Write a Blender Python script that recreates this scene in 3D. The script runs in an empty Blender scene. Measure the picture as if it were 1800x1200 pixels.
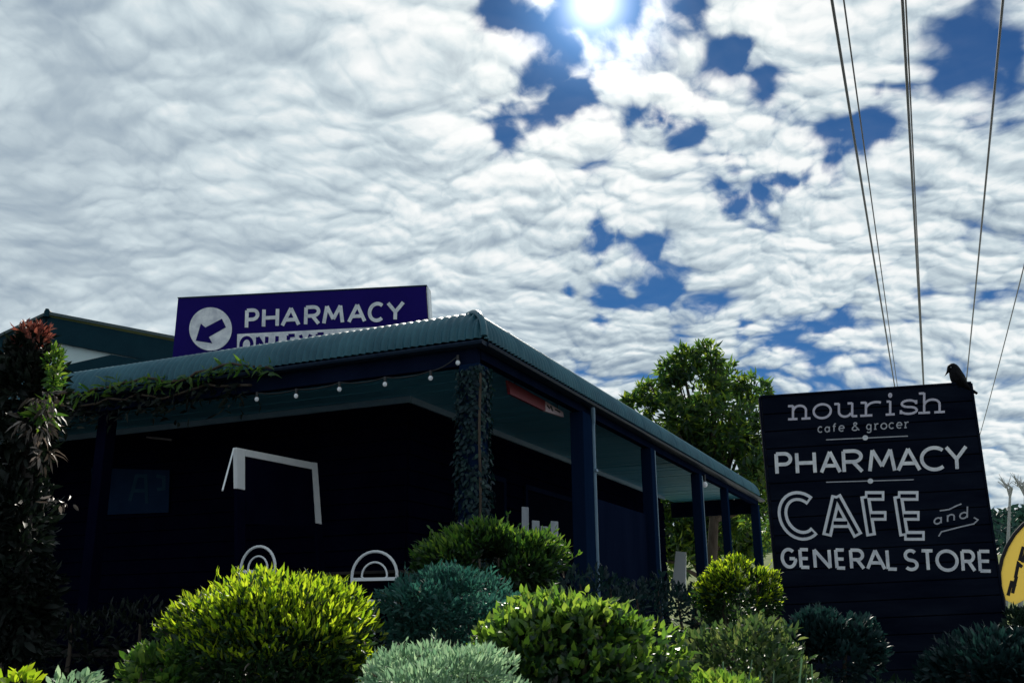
import bpy, bmesh, math, random
import numpy as np
from mathutils import Vector, Matrix

random.seed(7)
RNG = np.random.default_rng(11)
S = bpy.context.scene
COL = S.collection
rad = math.radians

# ------------------------------------------------------------------ camera
CAM_Z, PITCH, ROLL, FPX = 1.6, 16.08, 0.5, 1700.0
camd = bpy.data.cameras.new('camera')
camd.sensor_width = 36.0
camd.lens = FPX / 1800 * 36
camd.clip_end = 4000
camd.clip_start = 0.05
cam = bpy.data.objects.new('camera', camd)
COL.objects.link(cam)
CR = Matrix.Rotation(rad(90 + PITCH), 3, 'X') @ Matrix.Rotation(rad(-ROLL), 3, 'Z')
cam.matrix_world = Matrix.Translation((0, 0, CAM_Z)) @ CR.to_4x4()
S.camera = cam
CO = Vector((0, 0, CAM_Z))

def ray(px, py):
    return (CR @ Vector(((px - 900) / FPX, -(py - 600) / FPX, -1))).normalized()
def at_depth(px, py, yd):
    d = ray(px, py); return CO + d * (yd / d.y)
def at_z(px, py, z):
    d = ray(px, py); return CO + d * ((z - CAM_Z) / d.z)
def on_plane(px, py, p0, n):
    d = ray(px, py); return CO + d * ((p0 - CO).dot(n) / d.dot(n))

# ------------------------------------------------------------------ world
SUN_DIR = ray(1045, 5)
SUN_EL = math.asin(SUN_DIR.z)
SUN_AZ = math.atan2(SUN_DIR.x, SUN_DIR.y)       # clockwise from +Y

W = bpy.data.worlds.new('World'); S.world = W; W.use_nodes = True
nt = W.node_tree; nt.nodes.clear()
def N(t, **kw):
    n = nt.nodes.new(t)
    for k, v in kw.items(): setattr(n, k, v)
    return n
def lk(a, b): nt.links.new(a, b)
def setin(sock, v):
    if hasattr(v, 'is_output'): lk(v, sock)
    else: sock.default_value = v
def M(op, a, b=None, c=None, clamp=False):
    n = N('ShaderNodeMath', operation=op); n.use_clamp = clamp
    setin(n.inputs[0], a)
    if b is not None: setin(n.inputs[1], b)
    if c is not None: setin(n.inputs[2], c)
    return n.outputs[0]
def VM(op, a, b=None, scale=None):
    n = N('ShaderNodeVectorMath', operation=op)
    setin(n.inputs[0], a)
    if b is not None: setin(n.inputs[1], b)
    if scale is not None: setin(n.inputs['Scale'], scale)
    return n.outputs['Value'] if op in ('DOT_PRODUCT', 'DISTANCE', 'LENGTH') else n.outputs[0]
def MR(v, a, b, c=0., d=1., smooth=True):
    n = N('ShaderNodeMapRange'); n.interpolation_type = 'SMOOTHSTEP' if smooth else 'LINEAR'
    setin(n.inputs[0], v)
    for i, x in enumerate((a, b, c, d)): setin(n.inputs[i + 1], x)
    return n.outputs[0]
def MIX(f, a, b):
    n = N('ShaderNodeMix', data_type='RGBA'); setin(n.inputs[0], f)
    setin(n.inputs[6], a); setin(n.inputs[7], b)
    return n.outputs[2]
def NOISE(v, scale, detail=5, rough=.55, dist=0.):
    n = N('ShaderNodeTexNoise'); n.noise_dimensions = '3D'
    setin(n.inputs['Vector'], v); n.inputs['Scale'].default_value = scale
    n.inputs['Detail'].default_value = detail; n.inputs['Roughness'].default_value = rough
    n.inputs['Distortion'].default_value = dist
    return n.outputs[0]
D = N('ShaderNodeTexCoord').outputs['Generated']
D = VM('NORMALIZE', D)
sx = N('ShaderNodeSeparateXYZ'); lk(D, sx.inputs[0])
dz = M('MAXIMUM', sx.outputs[2], 0.0)
den = M('ADD', dz, 0.30)
cx = N('ShaderNodeCombineXYZ')
lk(M('DIVIDE', sx.outputs[0], den), cx.inputs[0]); lk(M('DIVIDE', sx.outputs[1], den), cx.inputs[1])
cx.inputs[2].default_value = 0.37
P = cx.outputs[0]                               # point on the flat cloud deck
west = MR(sx.outputs[0], -.42, .10, 1., 0.)     # the deck is smoother to the west
def warped(v, sc, amt, det=3):
    n = N('ShaderNodeTexNoise'); setin(n.inputs['Vector'], v); n.inputs['Scale'].default_value = sc
    n.inputs['Detail'].default_value = det; n.inputs['Roughness'].default_value = .55
    return VM('ADD', v, VM('SCALE', VM('SUBTRACT', n.outputs['Color'], (.5, .5, .5)), scale=amt))
Pw = warped(P, 2.4, .20, 2)
Pw = warped(Pw, 12., .045, 3)
def dome(v, sc):
    vo = N('ShaderNodeTexVoronoi'); vo.feature = 'F1'; vo.voronoi_dimensions = '2D'; setin(vo.inputs['Vector'], v)
    vo.inputs['Scale'].default_value = sc; vo.inputs['Randomness'].default_value = 1.
    d_ = vo.outputs['Distance']
    return M('SUBTRACT', .80, M('MULTIPLY', M('POWER', d_, 1.7), 1.15))
def density(v):
    a = NOISE(v, 3.0, 2, .5)
    q = VM('MULTIPLY', v, (1., 1.25, 1.))
    c = M('ADD', M('MULTIPLY', dome(q, 8.), .44), M('MULTIPLY', dome(q, 17.5), .24))
    c = M('ADD', c, M('MULTIPLY', dome(v, 38.), .10))
    b = NOISE(v, 16., 5, .58)
    return M('ADD', M('MULTIPLY', a, .34), M('ADD', M('MULTIPLY', b, .24), M('MULTIPLY', c, .62)))
SH = (0.002, -0.011, 0.0)
d0 = density(Pw)
d1 = density(VM('ADD', Pw, SH))
relief = M('SUBTRACT', d0, d1)
# blue gaps in the deck, torn at the edges
Dg = warped(warped(D, 9., .075, 3), 38., .030, 5)
GAPS = [(890, 40, 60, 1.35), (965, 112, 60, 1.5), (1000, 155, 46, 1.5), (945, 205, 44, 1.1), (1175, 205, 40, 1.0), (1420, 305, 36, .95), (1480, 280, 40, .9), (1335, 350, 34, 1.0), (1055, 430, 30, 1.0), (1150, 500, 36, 1.0), (1240, 180, 36, .8), (1290, 290, 30, .9), (1265, 330, 26, .8),
        (875, 15, 62, 1.), (935, 80, 70, 1.), (1000, 150, 40, 1.), (985, 182, 44, 1.2), (900, 220, 54, 1.2), (1045, 0, 105, 2.0), (985, 45, 70, 1.25), (1110, 20, 60, 1.1), (915, 60, 60, 1.2), (1100, 180, 40, .8), (1020, 200, 60, .6), (1170, 205, 50, .7), (1260, 300, 70, .55), (1330, 330, 60, .6), (1480, 265, 70, .55), (1240, 545, 60, .6), (1160, 480, 70, .6), (1370, 610, 70, .5),
        (1150, 190, 40, 1.15), (1215, 222, 46, 1.35), (1300, 82, 32, 1.), (1140, 70, 40, .85), (1190, 15, 48, .8), (1380, 325, 42, 1.3), (1285, 372, 38, 1.3),
        (1340, 345, 22, .8), (1545, 240, 50, 1.3), (1500, 262, 26, .7), (1690, 95, 90, .74), (1760, 70, 60, .72), (1650, 120, 40, .6), (1045, 405, 30, .8), (1085, 425, 20, .7), (1135, 440, 36, 1.1), (1085, 490, 40, 1.), (1010, 505, 22, .8),
        (1195, 520, 34, 1.), (1150, 492, 26, .9), (1240, 560, 34, .9), (1300, 585, 26, .75), (1065, 577, 24, .95), (1470, 640, 60, .80), (1400, 640, 30, .6), (1545, 655, 46, .70), (1560, 150, 24, .7), (1590, 160, 30, .6), (1300, 600, 30, .7),
        (1545, 475, 24, .75), (1600, 525, 30, .6), (1700, 225, 45, .65), (1380, 150, 34, .55), (1660, 640, 40, .5), (1750, 520, 34, .55), (1425, 250, 30, .6), (1560, 545, 26, .6), (1790, 215, 30, .5)]
gap = None
for gx, gy, gr, gs in GAPS:
    v = ray(gx, gy)
    e = MR(VM('DISTANCE', Dg, tuple(v)), 0., gr / 1700 * 1.38, gs, 0., False)
    gap = e if gap is None else M('MAXIMUM', gap, e)
thin = M('MULTIPLY', M('MINIMUM', M('MULTIPLY', west, 1.5), 1.), -1.35)
cover = M('SUBTRACT', M('SUBTRACT', M('MULTIPLY_ADD', d0, 5.2, -1.68), thin), M('MULTIPLY', gap, 1.60))
alpha = MR(cover, -.25, .80, .03, 1.)
sundot = M('MAXIMUM', VM('DOT_PRODUCT', D, tuple(SUN_DIR)), 0.0)
near = M('POWER', sundot, 16.)
near2 = M('POWER', sundot, 110.)
# thin cloud scatters sunlight forward: brighter round the sun, duller opposite it
fwd = MR(VM('DOT_PRODUCT', D, tuple(SUN_DIR)), -.4, .9, .80, 1.0)
sky = N('ShaderNodeTexSky'); sky.sky_type = 'NISHITA'; sky.sun_disc = False
sky.sun_elevation = SUN_EL; sky.sun_rotation = SUN_AZ
sky.air_density = 1.0; sky.dust_density = 0.1; sky.ozone_density = 3.0
skyc = N('ShaderNodeMix', data_type='RGBA', blend_type='MULTIPLY'); skyc.inputs[0].default_value = 1
lk(sky.outputs[0], skyc.inputs[6]); skyc.inputs[7].default_value = (.10, .27, .46, 1)
thick = MR(d0, .38, .78)
lit = M('ADD', M('MULTIPLY', relief, M('MULTIPLY_ADD', west, -2.7, 3.9)), M('MULTIPLY_ADD', thick, .34, .34))
lit = M('ADD', lit, M('MULTIPLY', near, .16))
lit = M('ADD', lit, M('MULTIPLY_ADD', west, -.07, .04))
lit = M('ADD', lit, M('MULTIPLY', M('SUBTRACT', NOISE(Pw, 1.3, 3), .5), 1.0), clamp=True)
ramp = N('ShaderNodeValToRGB'); lk(lit, ramp.inputs[0])
cr = ramp.color_ramp
cr.elements[0].position = 0.0; cr.elements[0].color = (.22, .30, .40, 1)
cr.elements[1].position = 1.0; cr.elements[1].color = (.95, .97, .97, 1)
e = cr.elements.new(.35); e.color = (.42, .51, .58, 1)
e = cr.elements.new(.62); e.color = (.61, .71, .76, 1)
e = cr.elements.new(.80); e.color = (.80, .86, .88, 1)
cloud = VM('SCALE', ramp.outputs[0], scale=M('MULTIPLY', fwd, 10.0))
deck = MIX(alpha, skyc.outputs[2], cloud)
# the sun behind thin air: white core in a blue white glare
sd_ = VM('DISTANCE', D, tuple(SUN_DIR))
core = M('POWER', MR(sd_, 0., .060, 1., 0.), 2.2)
halo = M('POWER', MR(sd_, 0., .13, 1., 0.), 2.0)
glow = VM('ADD', VM('SCALE', (1., .99, .97), scale=M('MULTIPLY', core, 13.)), VM('SCALE', (.22, .48, .92), scale=M('MULTIPLY', halo, 8.)))
glow = VM('ADD', glow, VM('SCALE', (1., .86, .66), scale=M('MULTIPLY', M('MULTIPLY', near2, alpha), 2.6)))
total = VM('ADD', deck, glow)
total = MIX(MR(sx.outputs[2], -.01, .12), (6.0, 7.0, 7.6, 1), total)     # pale air along the horizon
bg = N('ShaderNodeBackground'); lk(total, bg.inputs[0]); bg.inputs[1].default_value = 0.10
wo = N('ShaderNodeOutputWorld'); lk(bg.outputs[0], wo.inputs[0])
W.cycles.sampling_method = 'MANUAL'; W.cycles.sample_map_resolution = 1024

# ------------------------------------------------------------------ sun
sl = bpy.data.lights.new('sun', 'SUN'); sl.energy = 5.0; sl.angle = rad(.6); sl.color = (1, .93, .82)
so = bpy.data.objects.new('sun', sl); COL.objects.link(so)
so.rotation_euler = SUN_DIR.to_track_quat('Z', 'Y').to_euler(); so.location = (0, 0, 30)

vs = S.view_settings
vs.view_transform = 'Standard'; vs.look = 'None'; vs.exposure = 0.0; vs.gamma = 1.0; vs.use_curve_mapping = False
S.cycles.max_bounces = 8; S.cycles.diffuse_bounces = 3; S.cycles.transparent_max_bounces = 8
S.cycles.use_denoising = True

# ------------------------------------------------------------------ materials
def mat(name, col, col2=None, rough=.6, metal=0., scale=6., bump=0., bscale=None, spec=.5, stretch=(1, 1, 1), emit=0.):
    m = bpy.data.materials.new(name); m.use_nodes = True
    t = m.node_tree; b = t.nodes['Principled BSDF']
    b.inputs['Roughness'].default_value = rough; b.inputs['Metallic'].default_value = metal
    b.inputs['Specular IOR Level'].default_value = spec
    tc = t.nodes.new('ShaderNodeTexCoord'); mp = t.nodes.new('ShaderNodeMapping')
    mp.inputs['Scale'].default_value = stretch
    t.links.new(tc.outputs['Object'], mp.inputs[0])
    n = t.nodes.new('ShaderNodeTexNoise'); t.links.new(mp.outputs[0], n.inputs['Vector'])
    n.inputs['Scale'].default_value = scale; n.inputs['Detail'].default_value = 8; n.inputs['Roughness'].default_value = .62
    r = t.nodes.new('ShaderNodeValToRGB'); t.links.new(n.outputs[0], r.inputs[0])
    c2 = col2 or tuple(c * 1.35 for c in col)
    r.color_ramp.elements[0].position = .33; r.color_ramp.elements[0].color = (*col, 1)
    r.color_ramp.elements[1].position = .68; r.color_ramp.elements[1].color = (*c2, 1)
    t.links.new(r.outputs[0], b.inputs['Base Color'])
    mr = t.nodes.new('ShaderNodeMapRange'); t.links.new(n.outputs[0], mr.inputs[0])
    mr.inputs[3].default_value = max(0, rough - .12); mr.inputs[4].default_value = min(1, rough + .15)
    t.links.new(mr.outputs[0], b.inputs['Roughness'])
    if bump:
        n2 = t.nodes.new('ShaderNodeTexNoise'); t.links.new(mp.outputs[0], n2.inputs['Vector'])
        n2.inputs['Scale'].default_value = bscale or scale * 4; n2.inputs['Detail'].default_value = 6
        bp = t.nodes.new('ShaderNodeBump'); bp.inputs['Strength'].default_value = bump; bp.inputs['Distance'].default_value = .02
        t.links.new(n2.outputs[0], bp.inputs['Height']); t.links.new(bp.outputs[0], b.inputs['Normal'])
    if emit:
        b.inputs['Emission Color'].default_value = (*col, 1); b.inputs['Emission Strength'].default_value = emit
    return m

def leafmat(name, stops, trans=.45, rough=.45, spec=.35, tint=None):
    """per-leaf colour picked at random from the stops; part of the light passes through the leaf"""
    m = bpy.data.materials.new(name); m.use_nodes = True
    t = m.node_tree; b = t.nodes['Principled BSDF']; out = t.nodes['Material Output']
    g = t.nodes.new('ShaderNodeNewGeometry'); r = t.nodes.new('ShaderNodeValToRGB')
    t.links.new(g.outputs['Random Per Island'], r.inputs[0])
    el = r.color_ramp.elements
    el[0].position = 0; el[0].color = (*stops[0], 1); el[1].position = 1; el[1].color = (*stops[-1], 1)
    for i, s in enumerate(stops[1:-1]):
        e = el.new((i + 1) / (len(stops) - 1)); e.color = (*s, 1)
    t.links.new(r.outputs[0], b.inputs['Base Color'])
    b.inputs['Roughness'].default_value = rough; b.inputs['Specular IOR Level'].default_value = spec
    tr = t.nodes.new('ShaderNodeBsdfTranslucent')
    tm = t.nodes.new('ShaderNodeMix'); tm.data_type = 'RGBA'; tm.blend_type = 'MULTIPLY'; tm.inputs[0].default_value = 1
    t.links.new(r.outputs[0], tm.inputs[6]); tm.inputs[7].default_value = (*(tint or (2.6, 2.3, .7)), 1)
    t.links.new(tm.outputs[2], tr.inputs[0])
    mx = t.nodes.new('ShaderNodeMixShader'); mx.inputs[0].default_value = trans
    t.links.new(b.outputs[0], mx.inputs[1]); t.links.new(tr.outputs[0], mx.inputs[2])
    t.links.new(mx.outputs[0], out.inputs[0])
    return m

MT = {
    'roof': mat('roof_teal_steel', (.016, .085, .125), (.042, .145, .19), .42, .0, 2.6, .05, 30, .3),
    'roof_far': mat('roof_dull_steel', (.03, .06, .07), (.05, .085, .09), .45, .0, 1.6),
    'gutter': mat('gutter_paint', (.010, .020, .045), (.018, .034, .06), .45, 0, 3, 0, None, .10),
    'navy': mat('navy_paint', (.004, .009, .026), (.008, .014, .038), .6, 0, 3, .12, 40, 0, (1, 1, .2)),
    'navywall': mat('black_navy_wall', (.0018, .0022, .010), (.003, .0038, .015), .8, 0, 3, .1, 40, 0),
    'post': mat('navy_post_paint', (.004, .013, .040), (.007, .020, .054), .55, 0, 4, .15, 30, .0, (1, 1, .15)),
    'ceil': mat('teal_ceiling_paint', (.06, .29, .46), (.085, .34, .52), .5, 0, 2.5, .05, 20),
    'trim': mat('grey_blue_trim', (.12, .22, .33), (.17, .28, .38), .5, 0, 5),
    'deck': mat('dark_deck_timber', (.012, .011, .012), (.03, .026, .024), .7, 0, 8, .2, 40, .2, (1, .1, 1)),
    'white': mat('white_paint', (.74, .77, .80), (.82, .84, .86), .5, 0, 7, .05),
    'letter': mat('sign_letter_white', (.58, .60, .66), (.94, .95, .96), .5, 0, 9),
    'letterdim': mat('sign_letter_faded', (.36, .37, .42), (.48, .49, .54), .6, 0, 30),
    'signboard': mat('black_sign_board', (.0018, .0040, .012), (.009, .013, .025), .7, 0, 5, .12, 60, .02, (.15, 1, 1)),
    'blue': mat('deep_blue_sign_face', (.010, .005, .110), (.014, .007, .135), .7, 0, 2, 0, None, .06),
    'red': mat('red_sign_paint', (.17, .004, .018), (.21, .008, .028), .5, 0, 4),
    'wire': mat('cable_black', (.02, .022, .026), None, .5), 'line': mat('weathered_conductor', (.13, .14, .16), (.18, .19, .21), .6),
    'bulb': mat('lit_bulb_glass', (.62, .68, .74), (.66, .72, .78), .3, 0, 2, emit=.12),
    'bark': mat('bark', (.045, .034, .026), (.10, .08, .065), .85, 0, 14, .5, 40, .2, (1, 1, .25)),
    'palebark': mat('pale_bark', (.30, .30, .30), (.45, .45, .46), .8, 0, 10, .3),
    'stem': mat('green_stem', (.09, .10, .045), (.16, .16, .08), .7, 0, 10),
    'ground': mat('mulch_and_soil', (.012, .009, .007), (.035, .026, .018), .9, 0, 5, .6, 40, .1),
    'gable': mat('pale_gable_cladding', (.56, .70, .71), (.62, .76, .77), .6, 0, 2),
    'barge': mat('dark_teal_barge_paint', (.006, .028, .042), (.010, .04, .056), .6, 0, 3, 0, None, .05),
    'bird': mat('black_feathers', (.004, .004, .005), (.009, .009, .012), .6, 0, 20, .2, None, .08),
    'yellow': leafmat('yellow_banner_cloth', [(.78, .64, .22), (.82, .69, .26)], .5, .8, .1, (1.1, 1.15, 1.2)),
    'ink': mat('dark_print', (.012, .011, .016), None, .7),
    'concrete': mat('bounce_path_concrete', (.48, .48, .45), (.60, .60, .56), .8, 0, 8, .2),
    'timber': mat('power_pole_timber', (.10, .085, .07), (.18, .16, .14), .8, 0, 10, .3, 40, .3, (1, 1, .1)),
    'ceramic': mat('grey_insulator', (.3, .3, .32), None, .3),
    'glass': mat('dark_window_glass', (.003, .004, .010), None, .4, 0, 2, 0, None, 0),
    'poster': mat('dim_blue_poster', (.008, .022, .055), (.012, .03, .07), .7, 0, 4, 0, None, 0),
    'pot': mat('dark_pot', (.015, .014, .018), (.03, .028, .03), .7, 0, 8),
}
LM = {
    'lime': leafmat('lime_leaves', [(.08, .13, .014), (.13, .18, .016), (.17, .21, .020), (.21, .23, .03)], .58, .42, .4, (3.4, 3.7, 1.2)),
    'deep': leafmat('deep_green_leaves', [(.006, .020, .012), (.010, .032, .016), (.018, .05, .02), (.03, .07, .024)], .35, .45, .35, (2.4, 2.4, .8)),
    'mid': leafmat('glossy_mid_leaves', [(.010, .032, .020), (.018, .052, .024), (.032, .08, .026), (.05, .105, .03)], .40, .33, .5, (2.4, 2.4, .7)),
    'azalea': leafmat('mid_green_leaves', [(.025, .075, .025), (.04, .11, .03), (.065, .14, .038), (.10, .17, .05)], .48),
    'blue': leafmat('blue_green_leaves', [(.014, .055, .055), (.022, .085, .082), (.035, .115, .105), (.06, .15, .13)], .35, .5, .3, (1.4, 1.8, 1.4)),
    'bright': leafmat('bright_green_leaves', [(.05, .12, .03), (.08, .16, .03), (.11, .19, .035), (.16, .23, .05)], .52, .33, .5, (2.6, 2.5, 1.2)),
    'pale': leafmat('pale_grey_green_leaves', [(.13, .23, .16), (.20, .31, .22), (.27, .38, .27), (.36, .45, .33)], .45, .5, .3, (1.5, 1.7, 1.3)),
    'sage': leafmat('sage_leaves', [(.02, .055, .03), (.04, .085, .042), (.075, .125, .058), (.15, .19, .10)], .4, .45, .35, (2.0, 1.9, .9)),
    'dark': leafmat('dark_leaves', [(.008, .022, .016), (.014, .034, .024), (.022, .05, .032), (.03, .06, .04)], .25, .5, .25, (1.6, 1.8, 1.)),
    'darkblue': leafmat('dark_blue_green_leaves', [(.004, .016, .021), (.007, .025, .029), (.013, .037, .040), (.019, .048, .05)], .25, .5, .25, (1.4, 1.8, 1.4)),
    'postvine': leafmat('post_vine_leaves', [(.006, .020, .032), (.009, .028, .04), (.014, .040, .045), (.03, .07, .065)], .2, .5, .2, (1.4, 1.8, 1.3)),
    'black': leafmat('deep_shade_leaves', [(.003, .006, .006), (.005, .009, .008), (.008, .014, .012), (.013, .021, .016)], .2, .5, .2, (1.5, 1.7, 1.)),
    'tree': leafmat('tree_leaves', [(.012, .038, .032), (.022, .060, .040), (.040, .085, .040), (.085, .13, .035)], .55, .40, .5, (3.6, 3.2, .8)),
    'dry': leafmat('dry_grey_brown_leaves', [(.03, .026, .022), (.06, .052, .045), (.12, .10, .09), (.26, .225, .20)], .25, .4, .4, (1.3, 1.2, 1.1)),
    'redleaf': leafmat('red_new_leaves', [(.05, .014, .014), (.10, .028, .022), (.16, .05, .036), (.22, .09, .065)], .40, .45, .3, (1.6, 1.3, 1.2)),
    'grass': leafmat('grass_blades', [(.05, .085, .02), (.08, .12, .03), (.12, .15, .045)], .4),
    'far': leafmat('far_hill_leaves', [(.012, .035, .038), (.018, .05, .05), (.03, .065, .055)], .25, .6, .2, (1.4, 1.6, 1.2)),
}

# ------------------------------------------------------------------ helpers
def link(o, parent=None):
    COL.objects.link(o)
    if parent is not None: o.parent = parent
    return o
def tag(o, label=None, cat=None, group=None, kind=None):
    if label: o['label'] = label
    if cat: o['category'] = cat
    if group: o['group'] = group
    if kind: o['kind'] = kind
    return o
def thing(name, label, cat, loc=(0, 0, 0), group=None):
    o = bpy.data.objects.new(name, None); link(o); o.location = loc; o.empty_display_size = .1
    return tag(o, label, cat, group)
def world_child(o, parent):
    """keep world-space coordinates of a mesh under an (unrotated) Empty"""
    o.parent = parent
    if parent is not None:
        loc = Vector((0, 0, 0)); q = parent
        while q is not None:
            loc = loc + q.location if q.type == 'EMPTY' else loc
            q = q.parent
        root = parent
        o.location = -loc if parent.type == 'EMPTY' else (0, 0, 0)
    return o
class MB:
    """collects simple solids in WORLD coordinates, then makes one mesh object of them"""
    def __init__(s): s.v = []; s.f = []; s.sm = []
    def add(s, vs, fs, smooth=False):
        b = len(s.v); s.v += [tuple(v) for v in vs]; s.f += [tuple(i + b for i in f) for f in fs]; s.sm += [smooth] * len(fs)
        return s
    def hexa(s, c):            # 8 corners: bottom 4 ccw, top 4 ccw
        return s.add(c, [(3, 2, 1, 0), (4, 5, 6, 7), (0, 1, 5, 4), (1, 2, 6, 5), (2, 3, 7, 6), (3, 0, 4, 7)])
    def box(s, o, ax, ay, az):  # corner + three edge vectors
        o = Vector(o); ax = Vector(ax); ay = Vector(ay); az = Vector(az)
        if ax.cross(ay).dot(az) < 0: ax, ay = ay, ax
        return s.hexa([o, o + ax, o + ax + ay, o + ay, o + az, o + ax + az, o + ax + ay + az, o + ay + az])
    def beam(s, a, b, w, h, up=(0, 0, 1)):
        a = Vector(a); b = Vector(b); d = b - a
        if abs(d.normalized().dot(Vector(up))) > .98: up = (0, 1, 0)
        sd = d.cross(Vector(up)).normalized() * w; u = sd.cross(d).normalized() * h
        return s.box(a - sd / 2 - u / 2, sd, u, d)
    def tube(s, pts, r, seg=8, closed=False, smooth=True):
        pts = [Vector(p) for p in pts]; n = len(pts)
        rs = r if isinstance(r, (list, tuple)) else [r] * n
        t0 = (pts[1] - pts[0]).normalized()
        ref = Vector((0, 0, 1)) if abs(t0.z) < .9 else Vector((1, 0, 0))
        u = t0.cross(ref).normalized()
        vs = []
        for i, p in enumerate(pts):
            a = pts[(i - 1) % n] if (closed or i > 0) else p
            b = pts[(i + 1) % n] if (closed or i < n - 1) else p
            t = (b - a).normalized()
            u = (u - t * u.dot(t)).normalized(); w = t.cross(u)
            for k in range(seg):
                an = 2 * math.pi * k / seg
                vs.append(p + (u * math.cos(an) + w * math.sin(an)) * rs[i])
        fs = []
        for i in range(n if closed else n - 1):
            for k in range(seg):
                j = (i + 1) % n
                fs.append((i * seg + k, i * seg + (k + 1) % seg, j * seg + (k + 1) % seg, j * seg + k))
        s.add(vs, fs, smooth)
        if not closed:
            s.add(vs[:seg], [tuple(range(seg))[::-1]]); s.add(vs[-seg:], [tuple(range(seg))])
        return s
    def ball(s, c, rx, ry=None, rz=None, seg=10, rings=6):
        ry = ry or rx; rz = rz or rx; c = Vector(c); vs = []; fs = []
        for i in range(rings + 1):
            th = math.pi * i / rings
            for k in range(seg):
                a = 2 * math.pi * k / seg
                vs.append(c + Vector((rx * math.sin(th) * math.cos(a), ry * math.sin(th) * math.sin(a), rz * math.cos(th))))
        for i in range(rings):
            for k in range(seg):
                fs.append((i * seg + k, (i + 1) * seg + k, (i + 1) * seg + (k + 1) % seg, i * seg + (k + 1) % seg))
        return s.add(vs, fs, True)
    def build(s, name, m, parent=None, bevel=0):
        me = bpy.data.meshes.new(name); me.from_pydata(s.v, [], s.f); me.materials.append(m)
        me.polygons.foreach_set('use_smooth', s.sm); me.validate(); me.update()
        o = bpy.data.objects.new(name, me); link(o)
        if parent is not None: world_child(o, parent)
        if bevel:
            b = o.modifiers.new('bevel', 'BEVEL'); b.width = bevel; b.segments = 2; b.limit_method = 'ANGLE'
        return o

def leaf_object(name, pos, dirs, nrm, L, Wd, m, parent=None, curl=.25, simple=False):
    """many separate leaves: folded blades with a midrib (numpy arrays, world space)"""
    n = len(pos)
    dirs = dirs / np.linalg.norm(dirs, axis=1, keepdims=True)
    side = np.cross(dirs, nrm); side /= (np.linalg.norm(side, axis=1, keepdims=True) + 1e-9)
    up = np.cross(side, dirs)
    L = np.broadcast_to(L, n)[:, None]; Wd = np.broadcast_to(Wd, n)[:, None]
    def pt(t, s, h): return pos + dirs * L * t + side * Wd * s + up * L * h
    c = curl
    if simple:
        V = np.stack([pt(0, 0, 0), pt(.45, .5, .06), pt(1, 0, -c * .6), pt(.45, -.5, .06)], 1)
        F = np.array([[0, 1, 2], [0, 2, 3]]); nv = 4; loop = 3
    else:
        V = np.stack([pt(0, 0, 0), pt(.35, 0, c * .12), pt(.72, 0, -c * .10), pt(1, 0, -c * .55),
                      pt(.28, .44, c * .12 + .05), pt(.66, .42, -c * .1 + .05), pt(.28, -.44, c * .12 + .05), pt(.66, -.42, -c * .1 + .05)], 1)
        F = np.array([[0, 4, 1], [4, 5, 1], [1, 5, 2], [5, 3, 2], [0, 1, 6], [6, 1, 7], [1, 2, 7], [7, 2, 3]]); nv = 8; loop = 3
    V = V.reshape(-1, 3)
    idx = (F[None] + (np.arange(n) * nv)[:, None, None]).reshape(-1)
    nf = n * len(F)
    me = bpy.data.meshes.new(name)
    me.vertices.add(len(V)); me.vertices.foreach_set('co', V.astype(np.float32).ravel())
    me.loops.add(len(idx)); me.loops.foreach_set('vertex_index', idx.astype(np.int32))
    me.polygons.add(nf); me.polygons.foreach_set('loop_start', (np.arange(nf) * loop).astype(np.int32))
    me.polygons.foreach_set('loop_total', np.full(nf, loop, dtype=np.int32))
    me.update(calc_edges=True); me.materials.append(m)
    o = bpy.data.objects.new(name, me); link(o)
    if parent is not None: world_child(o, parent)
    return o

def unit(n):
    v = RNG.normal(size=(n, 3)); return v / np.linalg.norm(v, axis=1, keepdims=True)
def lumps(center, rx, ry, rz, k, size, low=-.2):
    """centres and radii of foliage lobes spread over an ellipsoid"""
    u = unit(k * 4); u = u[u[:, 2] > low][:k]
    c = np.array(center) + u * np.array([rx, ry, rz]) * (1 - size * .75)
    r = size * RNG.uniform(.75, 1.2, len(c))
    return c, r
def crown_points(center, rad3, n, k=26, size=.36, low=-.35, fill=.35):
    """points and outward normals on a lobed crown"""
    c, r = lumps(center, *rad3, k, size, low)
    r3 = np.array(rad3); R = r[:, None] * r3
    which = RNG.integers(0, len(c), n * 2)
    u = unit(n * 2)
    depth = np.where(RNG.random(n * 2) < fill, RNG.uniform(.45, 1, n * 2), RNG.uniform(.88, 1.06, n * 2))
    p = c[which] + u * R[which] * depth[:, None]
    # keep points that are not deep inside the whole
    q = (p - np.array(center)) / r3
    keep = np.linalg.norm(q, axis=1) > .52
    p = p[keep][:n]; u = u[keep][:n]
    g = (p - np.array(center)) / r3; g /= np.linalg.norm(g, axis=1, keepdims=True) + 1e-9
    nr = u * .55 + g * .75; nr /= np.linalg.norm(nr, axis=1, keepdims=True)
    return p, nr

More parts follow.
